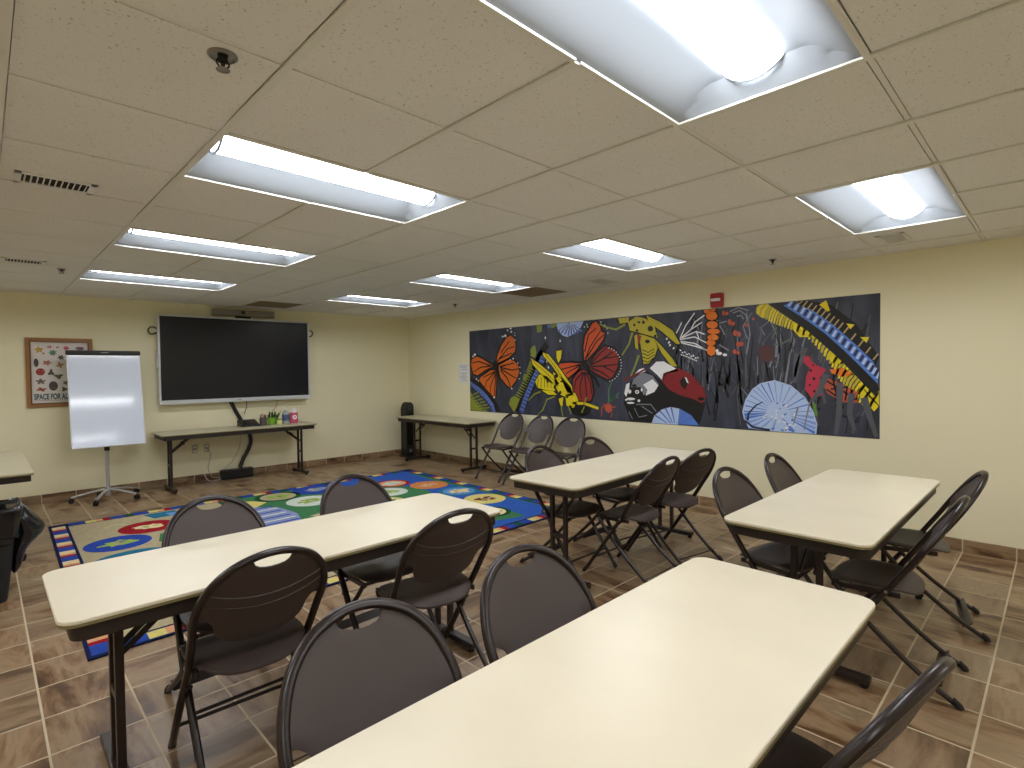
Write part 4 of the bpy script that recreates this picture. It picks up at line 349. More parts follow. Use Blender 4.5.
FL = {(0, -2): 'large recessed light fixture cut off by top of the photo, nearest of all',
      (0, 1): 'recessed light fixture nearest the large near one in the left row, above the tables',
      (0, 4): 'middle recessed light fixture of the left row, between two others',
      (0, 7): 'left row recessed light fixture nearest the back wall with the screen',
      (4, -2): 'recessed light fixture at the upper right above the large mural',
      (4, 1): 'second recessed light fixture of the right row, in front of the brown grille',
      (4, 4): 'third recessed light fixture of the right row, touching the brown grille',
      (4, 7): 'right row recessed light fixture nearest the corner of the room'}
for (i, k) in LIGHTS:
    loc = ((i + 1) * T, (k + .5) * T, H)
    lab = FL.get((i, k), 'recessed ceiling light outside the picture, behind or left of the camera')
    if fx is None: fx = make_fixture(); fx.location = loc; fx['label'] = lab
    else: dup(fx, loc, 0, lab)

# grilles and vents
def grille(i, k, label):
    t = thing('return_grille', label, 'ceiling grille', ((i + .5) * T, (k + .5) * T, H), 0, 'brown perforated ceiling grilles')
    a = T / 2 - .012
    bm = BM(); box(bm, -T / 2, -T / 2, .012, T / 2, T / 2, .014); link('backing', bm, M_dark, t)
    bm = BM()
    n = 26
    for q in range(n): 
        y = -a + .02 + (2 * a - .04) * q / (n - 1); box(bm, -a, y - .0075, .0, a, y + .0075, .004)
    link('slats', bm, M_grille, t)
    bm = BM()
    for x0, y0, x1, y1 in ((-a, -a, a, -a + .02), (-a, a - .02, a, a), (-a, -a, -a + .02, a), (a - .02, -a, a, a)): box(bm, x0, y0, -.001, x1, y1, .005)
    link('frame', bm, M_grille, t)
grille(3, 9, 'brown perforated ceiling grille above the wall screen')
grille(6, 4, 'brown perforated ceiling grille beside a light, near the mural wall')
def vent(x, y, lx, ly, label, n=11, m=None):
    t = thing('ceiling_vent', label, 'ceiling vent', (x, y, H), 0, 'small ceiling vents')
    m = m or M_white
    bm = BM(); box(bm, -lx / 2 + .025, -ly / 2 + .02, -.001, lx / 2 - .025, ly / 2 - .02, .0); link('backing', bm, M_dark, t)
    bm = BM(); b = .028
    for x0, y0, x1, y1 in ((-lx / 2, -ly / 2, lx / 2, -ly / 2 + b), (-lx / 2, ly / 2 - b, lx / 2, ly / 2), (-lx / 2, -ly / 2, -lx / 2 + b, ly / 2), (lx / 2 - b, -ly / 2, lx / 2, ly / 2)): box(bm, x0, y0, -.007, x1, y1, 0)
    link('frame', bm, m, t, bevel=.002)
    bm = BM()
    for q in range(n):
        x_ = -lx / 2 + b + (lx - 2 * b) * (q + .5) / n
        rot_box(bm, (x_, 0, -.006), (.0035, ly - 2 * b, .012), Matrix.Rotation(.5, 3, 'Y'))
    link('slat', bm, m, t)
vent(-.40, 1.735, .30, .19, 'white louvred ceiling vent at far left, nearer of two')
vent(-.41, 4.18, .27, .20, 'small white louvred ceiling vent close to the back wall')
vent(3.965, 1.73, .30, .2, 'pale ceiling vent above the middle of the mural', 9, M_grid)
vent(4.01, -.78, .33, .17, 'pale ceiling vent beside the right hand light fixture', 12, M_grid)
def sprinkler(x, y, r, label):
    t = thing('sprinkler_head', label, 'sprinkler', (x, y, H), 0, 'ceiling sprinkler heads')
    bm = BM(); lathe(bm, (0, 0, 0), [(r, 0), (r, -.004), (r * .82, -.009), (r * .78, -.004), (r * .3, -.002)], 24); link('escutcheon', bm, M_mgrey, t, smooth=True)
    bm = BM(); lathe(bm, (0, 0, 0), [(.014, -.002), (.012, -.02), (.006, -.022), (.006, -.03)], 12)
    tube(bm, catmull([(-.012, 0, -.012), (-.017, 0, -.025), (-.008, 0, -.036), (0, 0, -.04)], 4), .0025, 6); tube(bm, catmull([(.012, 0, -.012), (.017, 0, -.025), (.008, 0, -.036), (0, 0, -.04)], 4), .0025, 6)
    link('sprinkler_body', bm, M_black, t, smooth=True)
    bm = BM(); lathe(bm, (0, 0, 0), [(.004, -.038), (.019, -.041), (.019, -.043), (.003, -.045)], 14); link('deflector', bm, M_mgrey, t)
sprinkler(-.157, .075, .04, 'round sprinkler head in the ceiling near the top left')
sprinkler(-.16, 4.4, .03, 'small sprinkler head between the back left vent and the light')
sprinkler(4.138, .10, .03, 'small sprinkler head on the ceiling near the red alarm')
sprinkler(3.964, 4.187, .035, 'small sprinkler head on the ceiling close to the room corner')

# ------------------------------------------------------------------ chairs
def make_chair():
    t = thing('folding_chair', '', 'chair')
    R = .0125
    # plane of the back frame: straight line from front foot (y=.30,z=0) up to the top (y=-.27,z=.835)
    def pl(x, h, off=0):      # h: height; off: offset towards the front, normal to the plane
        k = h / .835; h = h * 1.006
        y = .30 - .57 * k; y -= .02 * math.sin(PI * k)
        return Vector((x, y + off * .83, h + off * .56))
    W = .210
    side = [(.205, .012), (.205, .25), (.20, .40), (.203, .48), (W - .004, .56), (W, .62), (W - .008, .68), (W * .83, .745), (W * .6, .795), (W * .3, .824), (0, .833)]
    P = [pl(x, h) for x, h in side]; full = P + [pl(-x, h) for x, h in side[:-1]][::-1]
    bm = BM(); tube(bm, catmull(full, 5), R, 10, ry=.0145); link('frame_tube', bm, M_tube, t, smooth=True)
    # back panel, notched under the arch for a hand hold, with two lower cut-outs
    O = []
    arc = catmull([(0, 0, 0)] + [(0, 0, 0)], 1)
    def edge_x(h):
        for (xa, ha), (xb, hb) in zip(side, side[1:]):
            if ha <= h <= hb: return xa + (xb - xa) * (h - ha) / (hb - ha)
        return 0
    pts = []
    for q in range(7):                       # bottom tongue centre -> right
        a = -PI / 2 + PI / 2 * q / 6 * .92; pts.append((.146 * math.cos(a), .572 + .066 * math.sin(a)))
    pts += [(.152, .594), (.165, .612), (.182, .622), (W - .010, .626)]
    sp = catmull([(x, h, 0) for x, h in side[5:-1]] + [(0, .833, 0)], 4)
    pts += [(p.x + .003, p.y + .001) for p in sp if .634 < p.y and p.x > .068]
    pts += [(.060, .816), (.054, .803), (.040, .794), (.020, .790)]
    full2 = pts + [(0, .789)] + [(-x, h) for x, h in pts[1:]][::-1]
    bm = BM()
    bow = lambda u, v: -.030 * (1 - (u / .225) ** 2) * max(0, 1 - ((v - .62) / .30) ** 2)
    shell(bm, full2, lambda u, v, w: pl(u, v, w + .0085 * max(0, 1 - max(0, .60 - v) * 12)), .010, bow, 8, (0, .66))
    bp = link('back_panel', bm, M_plastic, t, smooth=True, angle=50)
    bm = BM()
    for hh in (.69, .65):                  # pressed creases on the rear face
        tube(bm, catmull([pl(x, hh - .035 * (x / .19) ** 2 * -1, bow(x, hh) + .0035) for x in (-.185, -.12, -.06, 0, .06, .12, .185)], 4), .0035, 6, ry=.0025)
    link('crease', bm, M_plastic, bp, smooth=True)
    # seat
    so = []
    for q in range(48):
        a = 2 * PI * q / 48; c, s = math.cos(a), math.sin(a); n = 3.4 if s > 0 else 2.7
        so.append((.198 * math.copysign(abs(c) ** (2 / n), c) * (1 if s > 0 else 1 - .10 * abs(s)), .050 + .178 * math.copysign(abs(s) ** (2 / n), s)))
    def sz(u, v):
        d = -.012 * (1 - (u / .2) ** 2) * (1 - ((v - .05) / .22) ** 2)
        if v > .16: d -= .3 * (v - .16)
        if v < -.06: d -= .9 * (-.06 - v) * .4
        return d
    bm = BM(); shell(bm, so, lambda u, v, w: Vector((u, v, .432 + w)), .020, sz, 8, (0, .05))
    link('seat', bm, M_plastic, t, smooth=True, angle=50)
    bm = BM()
    for s in (-1, 1): bar(bm, (s * .182, -.06, .412), (s * .182, .205, .405), .014, .022)
    bar(bm, (-.182, .19, .405), (.182, .19, .405), .018, .012)
    link('seat_rail', bm, M_tube, t, bevel=.002)
    for s in (-1, 1):
        bm = BM(); P = catmull([(s * .183, .19, .405), (s * .184, .10, .30), (s * .186, -.04, .17), (s * .19, -.16, .075), (s * .19, -.255, .012)], 6)
        tube(bm, P, .0115, 10, ry=.0115); link('leg', bm, M_tube, t, smooth=True)
        for y, x, z in ((.293, .205, .012), (-.26, .19, .012)):
            bm = BM(); tube(bm, [(s * x, y - (.012 if y > 0 else -.02), .03), (s * x, y, .012), (s * x, y + (.004 if y > 0 else -.006), 0)], [.0128, .0142, .0142], 12); link('foot_cap', bm, M_rubber, t, smooth=True)
        bm = BM(); c = pl(s * .203, .425); tube(bm, [c + Vector((s * .012, 0, 0)), c - Vector((s * .02, 0, 0))], .007, 10); link('bolt', bm, M_bolt, t, smooth=True)
        bm = BM(); c = pl(s * .193, .35); tube(bm, [c + Vector((s * .022, 0, -.02)), c - Vector((s * .012, 0, .02))], .006, 8); link('bolt', bm, M_tube, t, smooth=True)
    bm = BM(); bar(bm, (-.19, -.185, .062), (.19, -.185, .062), .052, .005, up=(0, .55, .83)); link('crossbar', bm, M_tube, t, bevel=.002)
    bm = BM(); a = pl(-.203, .12); b = pl(.203, .12); tube(bm, [a, b], .007, 8); link('crossbar', bm, M_tube, t, smooth=True)
    return t
GT = {'A': 'chairs around the long table beside the rug', 'B': 'chairs around the nearest table', 'C': 'chairs around the middle table by the mural', 'D': 'chairs around the far right table', 'W': 'chairs lined up against the mural wall'}
# origin of a chair is its floor centre; its front looks along +y when rotz = 0. (x, y of the back top, rotation, group, label)
CH = [
 (0.072, 1.158, math.radians(179.5), 'A', 'brown folding chair on the far side of the long left table, nearer the bin'),
 (0.771, 1.151, math.radians(180.9), 'A', 'brown folding chair on the far side of the left table, nearer the right end'),
 (-0.013, 0.157, math.radians(-2.5), 'A', 'brown folding chair seen from behind, at the near side left of the left table'),
 (0.721, 0.098, math.radians(-8.6), 'A', 'brown folding chair seen from behind, near side of left table, its right end'),
 (-0.024, -0.41, math.radians(172.4), 'B', 'large brown folding chair back facing the camera, bottom left behind nearest table'),
 (0.556, -0.4, math.radians(173.5), 'B', 'brown folding chair facing the camera behind nearest table, right of the large one'),
 (0.605, -1.475, math.radians(-9), 'B', 'brown folding chair at the bottom edge, seen edge on, right of nearest table'),
 (2.334, 1.167, math.radians(179.7), 'C', 'brown folding chair behind the middle table, nearest the rug corner'),
 (2.987, 1.175, math.radians(174.1), 'C', 'brown folding chair behind the middle table, its back overlapping the wall chair'),
 (2.523, 0.15, math.radians(-0.7), 'C', 'brown folding chair on the near side of the middle table, the left one'),
 (2.99, 0.145, math.radians(-10.8), 'C', 'brown folding chair on near side of the middle table, the right one'),
 (2.362, -0.269, math.radians(173.4), 'D', 'brown folding chair at left side of the right table, near its left corner'),
 (3.057, -0.274, math.radians(178.9), 'D', 'brown folding chair behind the right table, closer to the mural wall'),
 (3.165, -1.345, math.radians(11), 'D', 'brown folding chair on the right side of the right table, nearest the wall'),
 (2.36, -1.345, math.radians(3), 'D', 'brown folding chair overlapping another at right table, the one nearer the camera'),
 (4.52, 3.6, math.radians(93.3), 'W', 'brown folding chair against the mural wall, beside the corner table'),
 (4.505, 3.05, math.radians(90.6), 'W', 'middle brown folding chair of the three against the mural wall'),
 (4.5, 2.56, math.radians(96.3), 'W', 'brown folding chair against the mural wall, right one of the three')]
c0 = None
for (x, y, rz, g, lab) in CH:
    o = Vector((0, -.27, 0)); o.rotate(Matrix.Rotation(rz, 3, 'Z').to_euler()); loc = (x - o.x, y - o.y, 0)
    if c0 is None:
        c0 = make_chair(); c0.location = loc; c0.rotation_euler = (0, 0, rz); c0['label'] = lab; c0['group'] = GT[g]
    else: dup(c0, loc, rz, lab, GT[g])

# ------------------------------------------------------------------ tables
def table(x0, y0, x1, y1, label, z=.70, m=None, axis='x', group='folding tables', inset=.2, r=.055, edge=None, rot=0):
    cx, cy = (x0 + x1) / 2, (y0 + y1) / 2; L, Wd = (x1 - x0, y1 - y0) if axis == 'x' else (y1 - y0, x1 - x0)
    t = thing('folding_table', label, 'table', (cx, cy, 0), math.radians(rot) + (0 if axis == 'x' else PI / 2), group)
    m = m or M_lam
    bm = BM(); prism(bm, rrect(-L / 2, -Wd / 2, L / 2, Wd / 2, r), z - .013, z); top = link('tabletop', bm, m, t, bevel=.004, seg=3)
    bm = BM(); prism(bm, rrect(-L / 2 + .001, -Wd / 2 + .001, L / 2 - .001, Wd / 2 - .001, r), z - .021, z - .0131); link('edge_trim', bm, edge or M_edge, t)
    bm = BM(); o = rrect(-L / 2 + .03, -Wd / 2 + .016, L / 2 - .03, Wd / 2 - .016, r * .8); i_ = rrect(-L / 2 + .045, -Wd / 2 + .031, L / 2 - .045, Wd / 2 - .031, r * .6)
    va = [[bm.verts.new((x, y, zz)) for x, y in P] for P in (o, i_) for zz in (z - .021, z - .072)]
    n = len(o)
    for k in range(n):
        q = (k + 1) % n
        bm.faces.new((va[0][k], va[0][q], va[1][q], va[1][k])); bm.faces.new((va[2][k], va[3][k], va[3][q], va[2][q])); bm.faces.new((va[1][k], va[1][q], va[3][q], va[3][k])); bm.faces.new((va[0][k], va[2][k], va[2][q], va[0][q]))
    link('apron', bm, M_apron, t, bevel=.003)
    for s in (-1, 1):
        X = s * (L / 2 - inset)
        for d in (-1, 1):
            bm = BM(); box(bm, X - .0135, d * .055 - .0135, .045, X + .0135, d * .055 + .0135, z - .03); link('leg', bm, M_brown, t, bevel=.003)
        bm = BM(); box(bm, X - .024, -Wd / 2 + .05, .018, X + .024, Wd / 2 - .05, .052); fr = link('foot_rail', bm, M_brown, t, bevel=.006)
        for d in (-1, 1):
            bm = BM(); lathe(bm, (X, d * (Wd / 2 - .075), 0), [(.014, 0), (.018, .004), (.018, .016), (.01, .018)], 12); link('glide', bm, M_rubber, fr)
        bm = BM(); box(bm, X - .02, -Wd / 2 + .05, z - .045, X + .02, Wd / 2 - .05, z - .022); link('top_rail', bm, M_brown, t, bevel=.003)
        bm = BM()
        for d in (-1, 1): bar(bm, (X - s * .008, d * .03, z - .25), (X - s * .27, d * .03, z - .03), .007, .022)
        bar(bm, (X - s * .13, -.034, z - .15), (X - s * .15, .034, z - .125), .045, .02)
        bar(bm, (X - s * .27, -.06, z - .034), (X - s * .27, .06, z - .034), .02, .02)
        link('brace', bm, M_brown, t, bevel=.002)
        bm = BM(); box(bm, X - .012, -.055, .30, X + .012, .055, .325); link('leg_tie', bm, M_brown, t)
    return t
table(-.54, .378, 1.235, .978, 'long cream folding table beside the rug, front left, with four chairs', inset=.175)
table(-.57, -1.245, 1.275, -.655, 'nearest cream folding table, cut off by the bottom of the photo', inset=.2)
table(1.855, .45, 3.73, 1.035, 'cream folding table in the middle, right of the rug, near three wall chairs', inset=.2, rot=1.9)
table(1.835, -1.105, 3.61, -.487, 'cream folding table on the right, between chairs, nearest the bare wall', inset=.24)
table(.80, 5.69, 2.68, 6.25, 'narrow tan folding table under the wall screen, holding bottles and cups', z=.712, m=M_lamold, inset=.14, r=.03)
table(4.05, 4.06, 4.605, 5.86, 'tan folding table in the far corner beside the tower speaker', z=.705, m=M_lamold, axis='y', inset=.2, r=.03)
table(-1.02, 3.75, -.41, 5.45, 'cream folding table at the far left edge, mostly outside the photo', z=.70, m=M_lamold, axis='y', inset=.2, r=.02)

# ------------------------------------------------------------------ wall screen
t = thing('wall_screen', 'large dark flat touchscreen with silver frame on the back wall', 'television', (1.853, YB, 1.607))
hx, hz = .96, .565
bm = BM(); box(bm, -hx + .012, -.10, -hz + .012, hx - .012, -.03, hz - .012); link('housing', bm, M_tvframe, t, bevel=.008)
bm = BM()
for x0, z0, x1, z1 in ((-hx, -hz, hx, -hz + .052), (-hx, hz - .022, hx, hz), (-hx, -hz + .052, -hx + .024, hz - .022), (hx - .024, -hz + .052, hx, hz - .022)): box(bm, x0, -.125, z0, x1, -.085, z1)
link('bezel', bm, M_tvframe, t, bevel=.004)
bm = BM(); box(bm, -hx + .024, -.118, -hz + .052, hx - .024, -.1, hz - .022); link('screen', bm, M_screen, t)
bm = BM(); box(bm, -.3, -.03, -.25, .3, 0, .25); link('wall_bracket', bm, M_black, t)
for s in (-1, 1):
    bm = BM(); zc = .36 if s < 0 else .40
    tube(bm, catmull([(s * (hx - .02), -.06, zc + .02), (s * (hx + .05), -.06, zc + .045), (s * (hx + .085), -.05, zc), (s * (hx + .05), -.04, zc - .045), (s * (hx - .02), -.04, zc - .02)], 6), .008, 8)
    link('carry_handle', bm, M_black, t, smooth=True)
    bm = BM(); box(bm, s * (hx + .01) - .03, -.055, zc - .012, s * (hx + .01) + .03, -.04, zc + .012); link('handle_bracket', bm, M_white, t)
bm = BM(); box(bm, -hx - .012, -.1, -.1, -hx + .006, -.06, .12); link('side_button_strip', bm, M_tvframe, t, bevel=.003)
bm = BM(); box(bm, -.05, -.127, -hz + .02, .0, -.1245, -hz + .03); link('maker_mark', bm, M_mgrey, t)
t = thing('video_bar', 'long grey camera and sound bar above the wall screen', 'camera', (1.93, YB, 2.205))
bm = BM(); box(bm, -.40, -.10, 0, .40, -.01, .085); link('bar_body', bm, mat('video_bar_grey', rgb(140, 134, 120), .55), t, bevel=.012)
bm = BM(); tube(bm, [(-.03, -.125, .048), (-.03, -.09, .048)], .022, 20); link('camera_lens', bm, M_black, t, smooth=True)
bm = BM(); tube(bm, [(.03, -.112, .055), (.03, -.09, .055)], .005, 10); link('status_dot', bm, M_white, t)
bm = BM(); box(bm, -.1, -.02, -.06, .1, 0, .06); link('mount', bm, M_black, t)

# cable cover runs from the screen down to the box on the floor
cv = thing('cable_sleeve', 'black cable sleeve hanging from the screen down behind the table', 'cable sleeve', (0, 0, 0))
bm = BM(); tube(bm, catmull([(1.72, YB - .03, 1.10), (1.78, YB - .02, .96), (1.86, YB - .02, .80), (1.92, YB - .022, .68), (1.975, YB - .022, .58), (1.99, YB - .022, .47), (1.95, YB - .03, .36), (1.88, YB - .04, .24), (1.83, YB - .06, .135)], 6), .026, 10, ry=.016, ref=(1, 0, 0)); link('sleeve', bm, M_black, cv, smooth=True)
t = thing('power_box', 'long low black box on the floor under the screen table', 'power box', (1.785, 6.26, 0))
bm = BM(); box(bm, -.2, -.06, .01, .2, .05, .125); link('casing', bm, M_black, t, bevel=.008)
bm = BM(); box(bm, -.19, -.05, 0, .19, .04, .012); link('base_foot', bm, M_rubber, t)
bm = BM(); box(bm, -.185, -.063, .095, .185, -.059, .1); link('lid_seam', bm, M_dark, t)
t = thing('table_hub', 'flat black control hub with sloping lid on the screen table', 'control hub', (1.87, 6.06, .712))
bm = BM(); v = [(-.10, -.10, 0), (.13, -.10, 0), (.13, .10, 0), (-.10, .10, 0), (-.10, -.10, .02), (.13, -.10, .02), (.13, .10, .085), (-.10, .10, .085)]
V = [bm.verts.new(p) for p in v]
for f in ((0, 3, 2, 1), (4, 5, 6, 7), (0, 1, 5, 4), (1, 2, 6, 5), (2, 3, 7, 6), (3, 0, 4, 7)): bm.faces.new([V[i] for i in f])
link('hub_body', bm, M_black, t, bevel=.006)
bm = BM(); v = [(-.08, -.085, .0255), (.11, -.085, .0255), (.11, .085, .081), (-.08, .085, .081)]
V = [bm.verts.new((x, y, z + .0025)) for x, y, z in v]; bm.faces.new(V); r_ = bmesh.ops.extrude_face_region(bm, geom=bm.faces[:]); bmesh.ops.translate(bm, verts=[q for q in r_['geom'] if isinstance(q, bmesh.types.BMVert)], vec=(0, 0, -.002))
link('touch_panel', bm, mat('hub_glass', rgb(16, 20, 34), .15), t)

# thin cables, sockets
def cable(name, P, r, m, label):
    bm = BM(); tube(bm, catmull(P, 8), r, 6); return tag(link(name, bm, m, smooth=True), label, 'cable')
wy = YB - .012
cable('power_cable', [(1.30, wy - .02, .43), (1.33, wy - .03, .36), (1.36, wy - .03, .20), (1.42, wy - .06, .03), (1.50, wy - .09, .008), (1.60, wy - .06, .02)], .004, M_white, 'white cable from the left socket looping down to the black box')
cable('power_cable', [(1.44, wy - .025, .43), (1.475, wy - .03, .37), (1.46, wy - .03, .27), (1.44, wy - .03, .17), (1.49, wy - .05, .05), (1.59, wy - .05, .04)], .0045, M_cablegrey, 'grey cable hanging from the right socket under the screen table')
cable('power_cable', [(1.85, wy, .68), (1.86, wy, .5), (1.82, wy, .35), (1.72, wy - .01, .2), (1.60, wy - .03, .12)], .003, M_cablegrey, 'thin grey cable down the wall behind the curved black sleeve')
cable('screen_cable', [(1.95, wy, 1.06), (1.95, wy, .97), (1.93, wy, .90), (1.915, wy - .005, .86)], .004, M_black, 'short thin black cable hanging beside the black sleeve')
cable('screen_cable', [(2.36, YB - .004, 1.06), (2.37, YB - .004, .98), (2.34, YB - .004, .92), (2.29, YB - .01, .86), (2.27, YB - .03, .722)], .003, mat('olive_cable', rgb(96, 90, 60), .5), 'thin olive cable hanging from the screen behind the cups')
for x, lab in ((1.30, 'white wall socket under the screen table, left one of two'), (1.44, 'white wall socket under the screen table, right one of two')):
    t = thing('wall_socket', lab, 'wall socket', (x, YB, .44), 0, 'wall sockets')
    bm = BM(); box(bm, -.035, -.006, -.057, .035, 0, .057); link('cover_plate', bm, M_lamold, t, bevel=.003)
    bm = BM(); box(bm, -.014, -.028, -.016, .014, -.005, .014); link('plug', bm, M_cablegrey, t, bevel=.004)
    bm = BM()
    for d in (-.02, .02): box(bm, -.016, -.0085, d - .014, .016, -.005, d + .014)
    link('outlet', bm, M_white, t, bevel=.002)

# ------------------------------------------------------------------ things on the screen table
zt = .712
t = thing('pen_cup', 'dark mesh cup of markers beside the black hub', 'pen cup', (2.055, 6.0, zt))
bm = BM(); lathe(bm, (0, 0, 0), [(.036, 0), (.038, .085), (.034, .085), (.032, .006)], 20); link('cup', bm, mat('smoky_cup', rgb(84, 78, 76), .4), t, smooth=True)
for q in range(8):
    a = q * .8; bm = BM(); x, y = .018 * math.cos(a), .018 * math.sin(a)
    tube(bm, [(x, y, .008), (x * 1.5, y * 1.5, .105 + .014 * (q % 3))], .006, 8)
    link('marker', bm, [M_black, mat('marker_red%d' % q, rgb(130, 60, 70), .4), mat('marker_grey%d' % q, rgb(150, 145, 140), .4)][q % 3], t, smooth=True)
t = thing('green_cup', 'lime green cup holding dark marker pens', 'pen cup', (2.165, 6.0, zt))
bm = BM(); lathe(bm, (0, 0, 0), [(.036, 0), (.046, .085), (.042, .085), (.034, .006)], 24); link('cup', bm, mat('lime_plastic', rgb(118, 170, 50), .4), t, smooth=True)
for q in range(7):
    a = q * .95; bm = BM(); x, y = .02 * math.cos(a), .02 * math.sin(a)
    tube(bm, [(x, y, .008), (x * 1.6, y * 1.6, .115 + .014 * (q % 3))], .007, 8); link('marker', bm, M_black, t, smooth=True)
t = thing('glue_jar', 'small pale yellow jar in front of green leafy stems', 'jar', (2.255, 5.95, zt))
bm = BM(); lathe(bm, (0, 0, 0), [(.03, 0), (.034, .006), (.034, .055), (.027, .062)], 20); link('jar_body', bm, mat('pale_yellow', rgb(226, 226, 160), .4), t, smooth=True)
bm = BM(); lathe(bm, (0, 0, 0), [(.029, .06), (.029, .076), (.026, .079)], 20); link('lid', bm, mat('green_lid', rgb(120, 160, 60), .4), t, smooth=True)
t = thing('craft_plant', 'bunch of green leafy stems in a small green pot', 'plant', (2.262, 6.13, zt))
Mg = mat('leaf_green', rgb(92, 140, 50), .5); bm = BM(); lathe(bm, (0, 0, 0), [(.026, 0), (.034, .06), (.03, .06), (.024, .005)], 20); link('pot', bm, MATS['lime_plastic'], t, smooth=True)
bm = BM()
for q in range(14):
    a = q * 2.4; r_ = .02 + .002 * q; tip = Vector((r_ * math.cos(a) * 1.6, r_ * math.sin(a) * 1.6, .11 + .004 * (q % 5) + .03 * (q % 2))); mid = tip * .6; sd = Vector((-math.sin(a), math.cos(a), 0)) * .012
    V = [bm.verts.new(p) for p in (Vector((0, 0, .05)), mid + sd, tip, mid - sd)]; bm.faces.new(V)
lf = link('leaves', bm, Mg, t); md = lf.modifiers.new('s', 'SOLIDIFY'); md.thickness = .0015
t = thing('sanitizer_bottle', 'clear pump bottle with a blue label beside the pink bottle', 'bottle', (2.37, 6.02, zt))
Mc = mat('clear_gel', rgb(206, 216, 214), .12, spec=.6); Mc.node_tree.nodes['Principled BSDF'].inputs['Transmission Weight'].default_value = .45
bm = BM(); lathe(bm, (0, 0, 0), [(.036, 0), (.04, .006), (.04, .11), (.034, .135), (.014, .15), (.013, .16)], 24); link('bottle_body', bm, Mc, t, smooth=True)
bm = BM(); lathe(bm, (0, 0, 0), [(.0408, .035), (.0408, .105)], 24); link('label_band', bm, mat('label_blue', rgb(74, 96, 140), .5), t, smooth=True)
bm = BM(); lathe(bm, (0, 0, 0), [(.016, .155), (.016, .175), (.005, .177), (.005, .205)], 14); bar(bm, (.006, 0, .207), (-.045, -.012, .205), .014, .01); link('pump', bm, M_white, t, smooth=True)
t = thing('pink_bottle', 'pink bottle with white cap and round white label', 'bottle', (2.475, 6.0, zt))
bm = BM(); prism(bm, rrect(-.045, -.028, .045, .028, .024), 0, .125); link('bottle_body', bm, mat('pink_liquid', rgb(206, 92, 118), .25), t, bevel=.01, seg=3)
bm = BM(); lathe(bm, (0, 0, 0), [(.03, .122), (.03, .165), (.026, .17)], 24); link('cap', bm, M_white, t, smooth=True)
bm = BM(); tube(bm, [(0, -.0275, .07), (0, -.0295, .07)], .026, 24); lb = link('round_label', bm, M_white, t)
bm = BM(); tube(bm, [(0, -.029, .07), (0, -.0305, .07)], .010, 16); link('label_dot', bm, MATS['pink_liquid'], lb)

for o in C.objects:
    if o.name.split('.')[0] in ('pen_cup', 'green_cup', 'craft_plant', 'sanitizer_bottle', 'pink_bottle') and o.get('label'): o.scale = (1.22, 1.22, 1.22)
# ------------------------------------------------------------------ easel
t = thing('flipchart_easel', 'white mobile flipchart board on a silver five-wheeled stand', 'easel', (.33, 5.96, 0))
Zt, Zb = 1.665, .625; hw = .333
def bd(x, z, off): # board leans back
    k = (z - Zb) / (Zt - Zb); return Vector((x + .010, -.105 + .22 * k + off, z))
bm = BM(); V = [bm.verts.new(bd(x, z, o)) for o in (0, .022) for x, z in ((-hw, Zb), (hw, Zb), (hw, Zt), (-hw, Zt))]
for f in ((0, 1, 2, 3), (7, 6, 5, 4), (0, 4, 5, 1), (1, 5, 6, 2), (2, 6, 7, 3), (3, 7, 4, 0)): bm.faces.new([V[i] for i in f])
link('whiteboard', bm, M_board, t)
bm = BM(); bar(bm, bd(-hw - .012, Zt + .01, 0), bd(hw + .012, Zt + .01, 0), .055, .052); cl = link('paper_clamp', bm, M_black, t, bevel=.012, seg=3)
bm = BM(); p = bd(0, Zt + .012, -.0285); bar(bm, p - Vector((.035, 0, 0)), p + Vector((.035, 0, 0)), .002, .008); link('maker_mark', bm, M_mgrey, cl)
bm = BM()
for s in (-1, 1): bar(bm, bd(s * hw, Zb, .01), bd(s * hw, Zt, .01), .012, .028, up=(0, 1, 0))
bar(bm, bd(-hw, Zb, .01), bd(hw, Zb, .01), .028, .01); link('board_frame', bm, M_tvframe, t, bevel=.002)
bm = BM(); tube(bm, [(0, .045, .09), (0, .045, .62)], .0185, 16); link('pole', bm, M_silver, t, smooth=True)
bm = BM(); tube(bm, [(0, .045, .56), (0, .045, .66)], .026, 16); tube(bm, [(0, .03, .64), (0, .065, 1.2)], .018, 12); link('pole_collar', bm, M_black, t, smooth=True)
bm = BM(); tube(bm, [(0, .045, .05), (0, .045, .15)], [.032, .028], 16); link('hub', bm, M_silver, t, smooth=True)
for q in range(5):
    a = math.radians(-117 + 72 * q); c, s = math.cos(a), math.sin(a); r_ = .33; cy = .045
    bm = BM(); tube(bm, catmull([(.02 * c, cy + .02 * s, .115), (.12 * c, cy + .12 * s, .105), (.24 * c, cy + .24 * s, .082), (r_ * c, cy + r_ * s, .062)], 4), .017, 10, ry=.012, ref=(-s, c, 0)); lg = link('leg', bm, M_silver, t, smooth=True)
    bm = BM(); p = Vector((r_ * c, cy + r_ * s, .026)); sd = Vector((-s, c, 0))
    for d in (-1, 1): tube(bm, [p + sd * .006 * d, p + sd * .02 * d], .026, 16)
    tube(bm, [p, p + Vector((0, 0, .036))], .009, 8); link('caster', bm, M_rubber, lg, smooth=True)

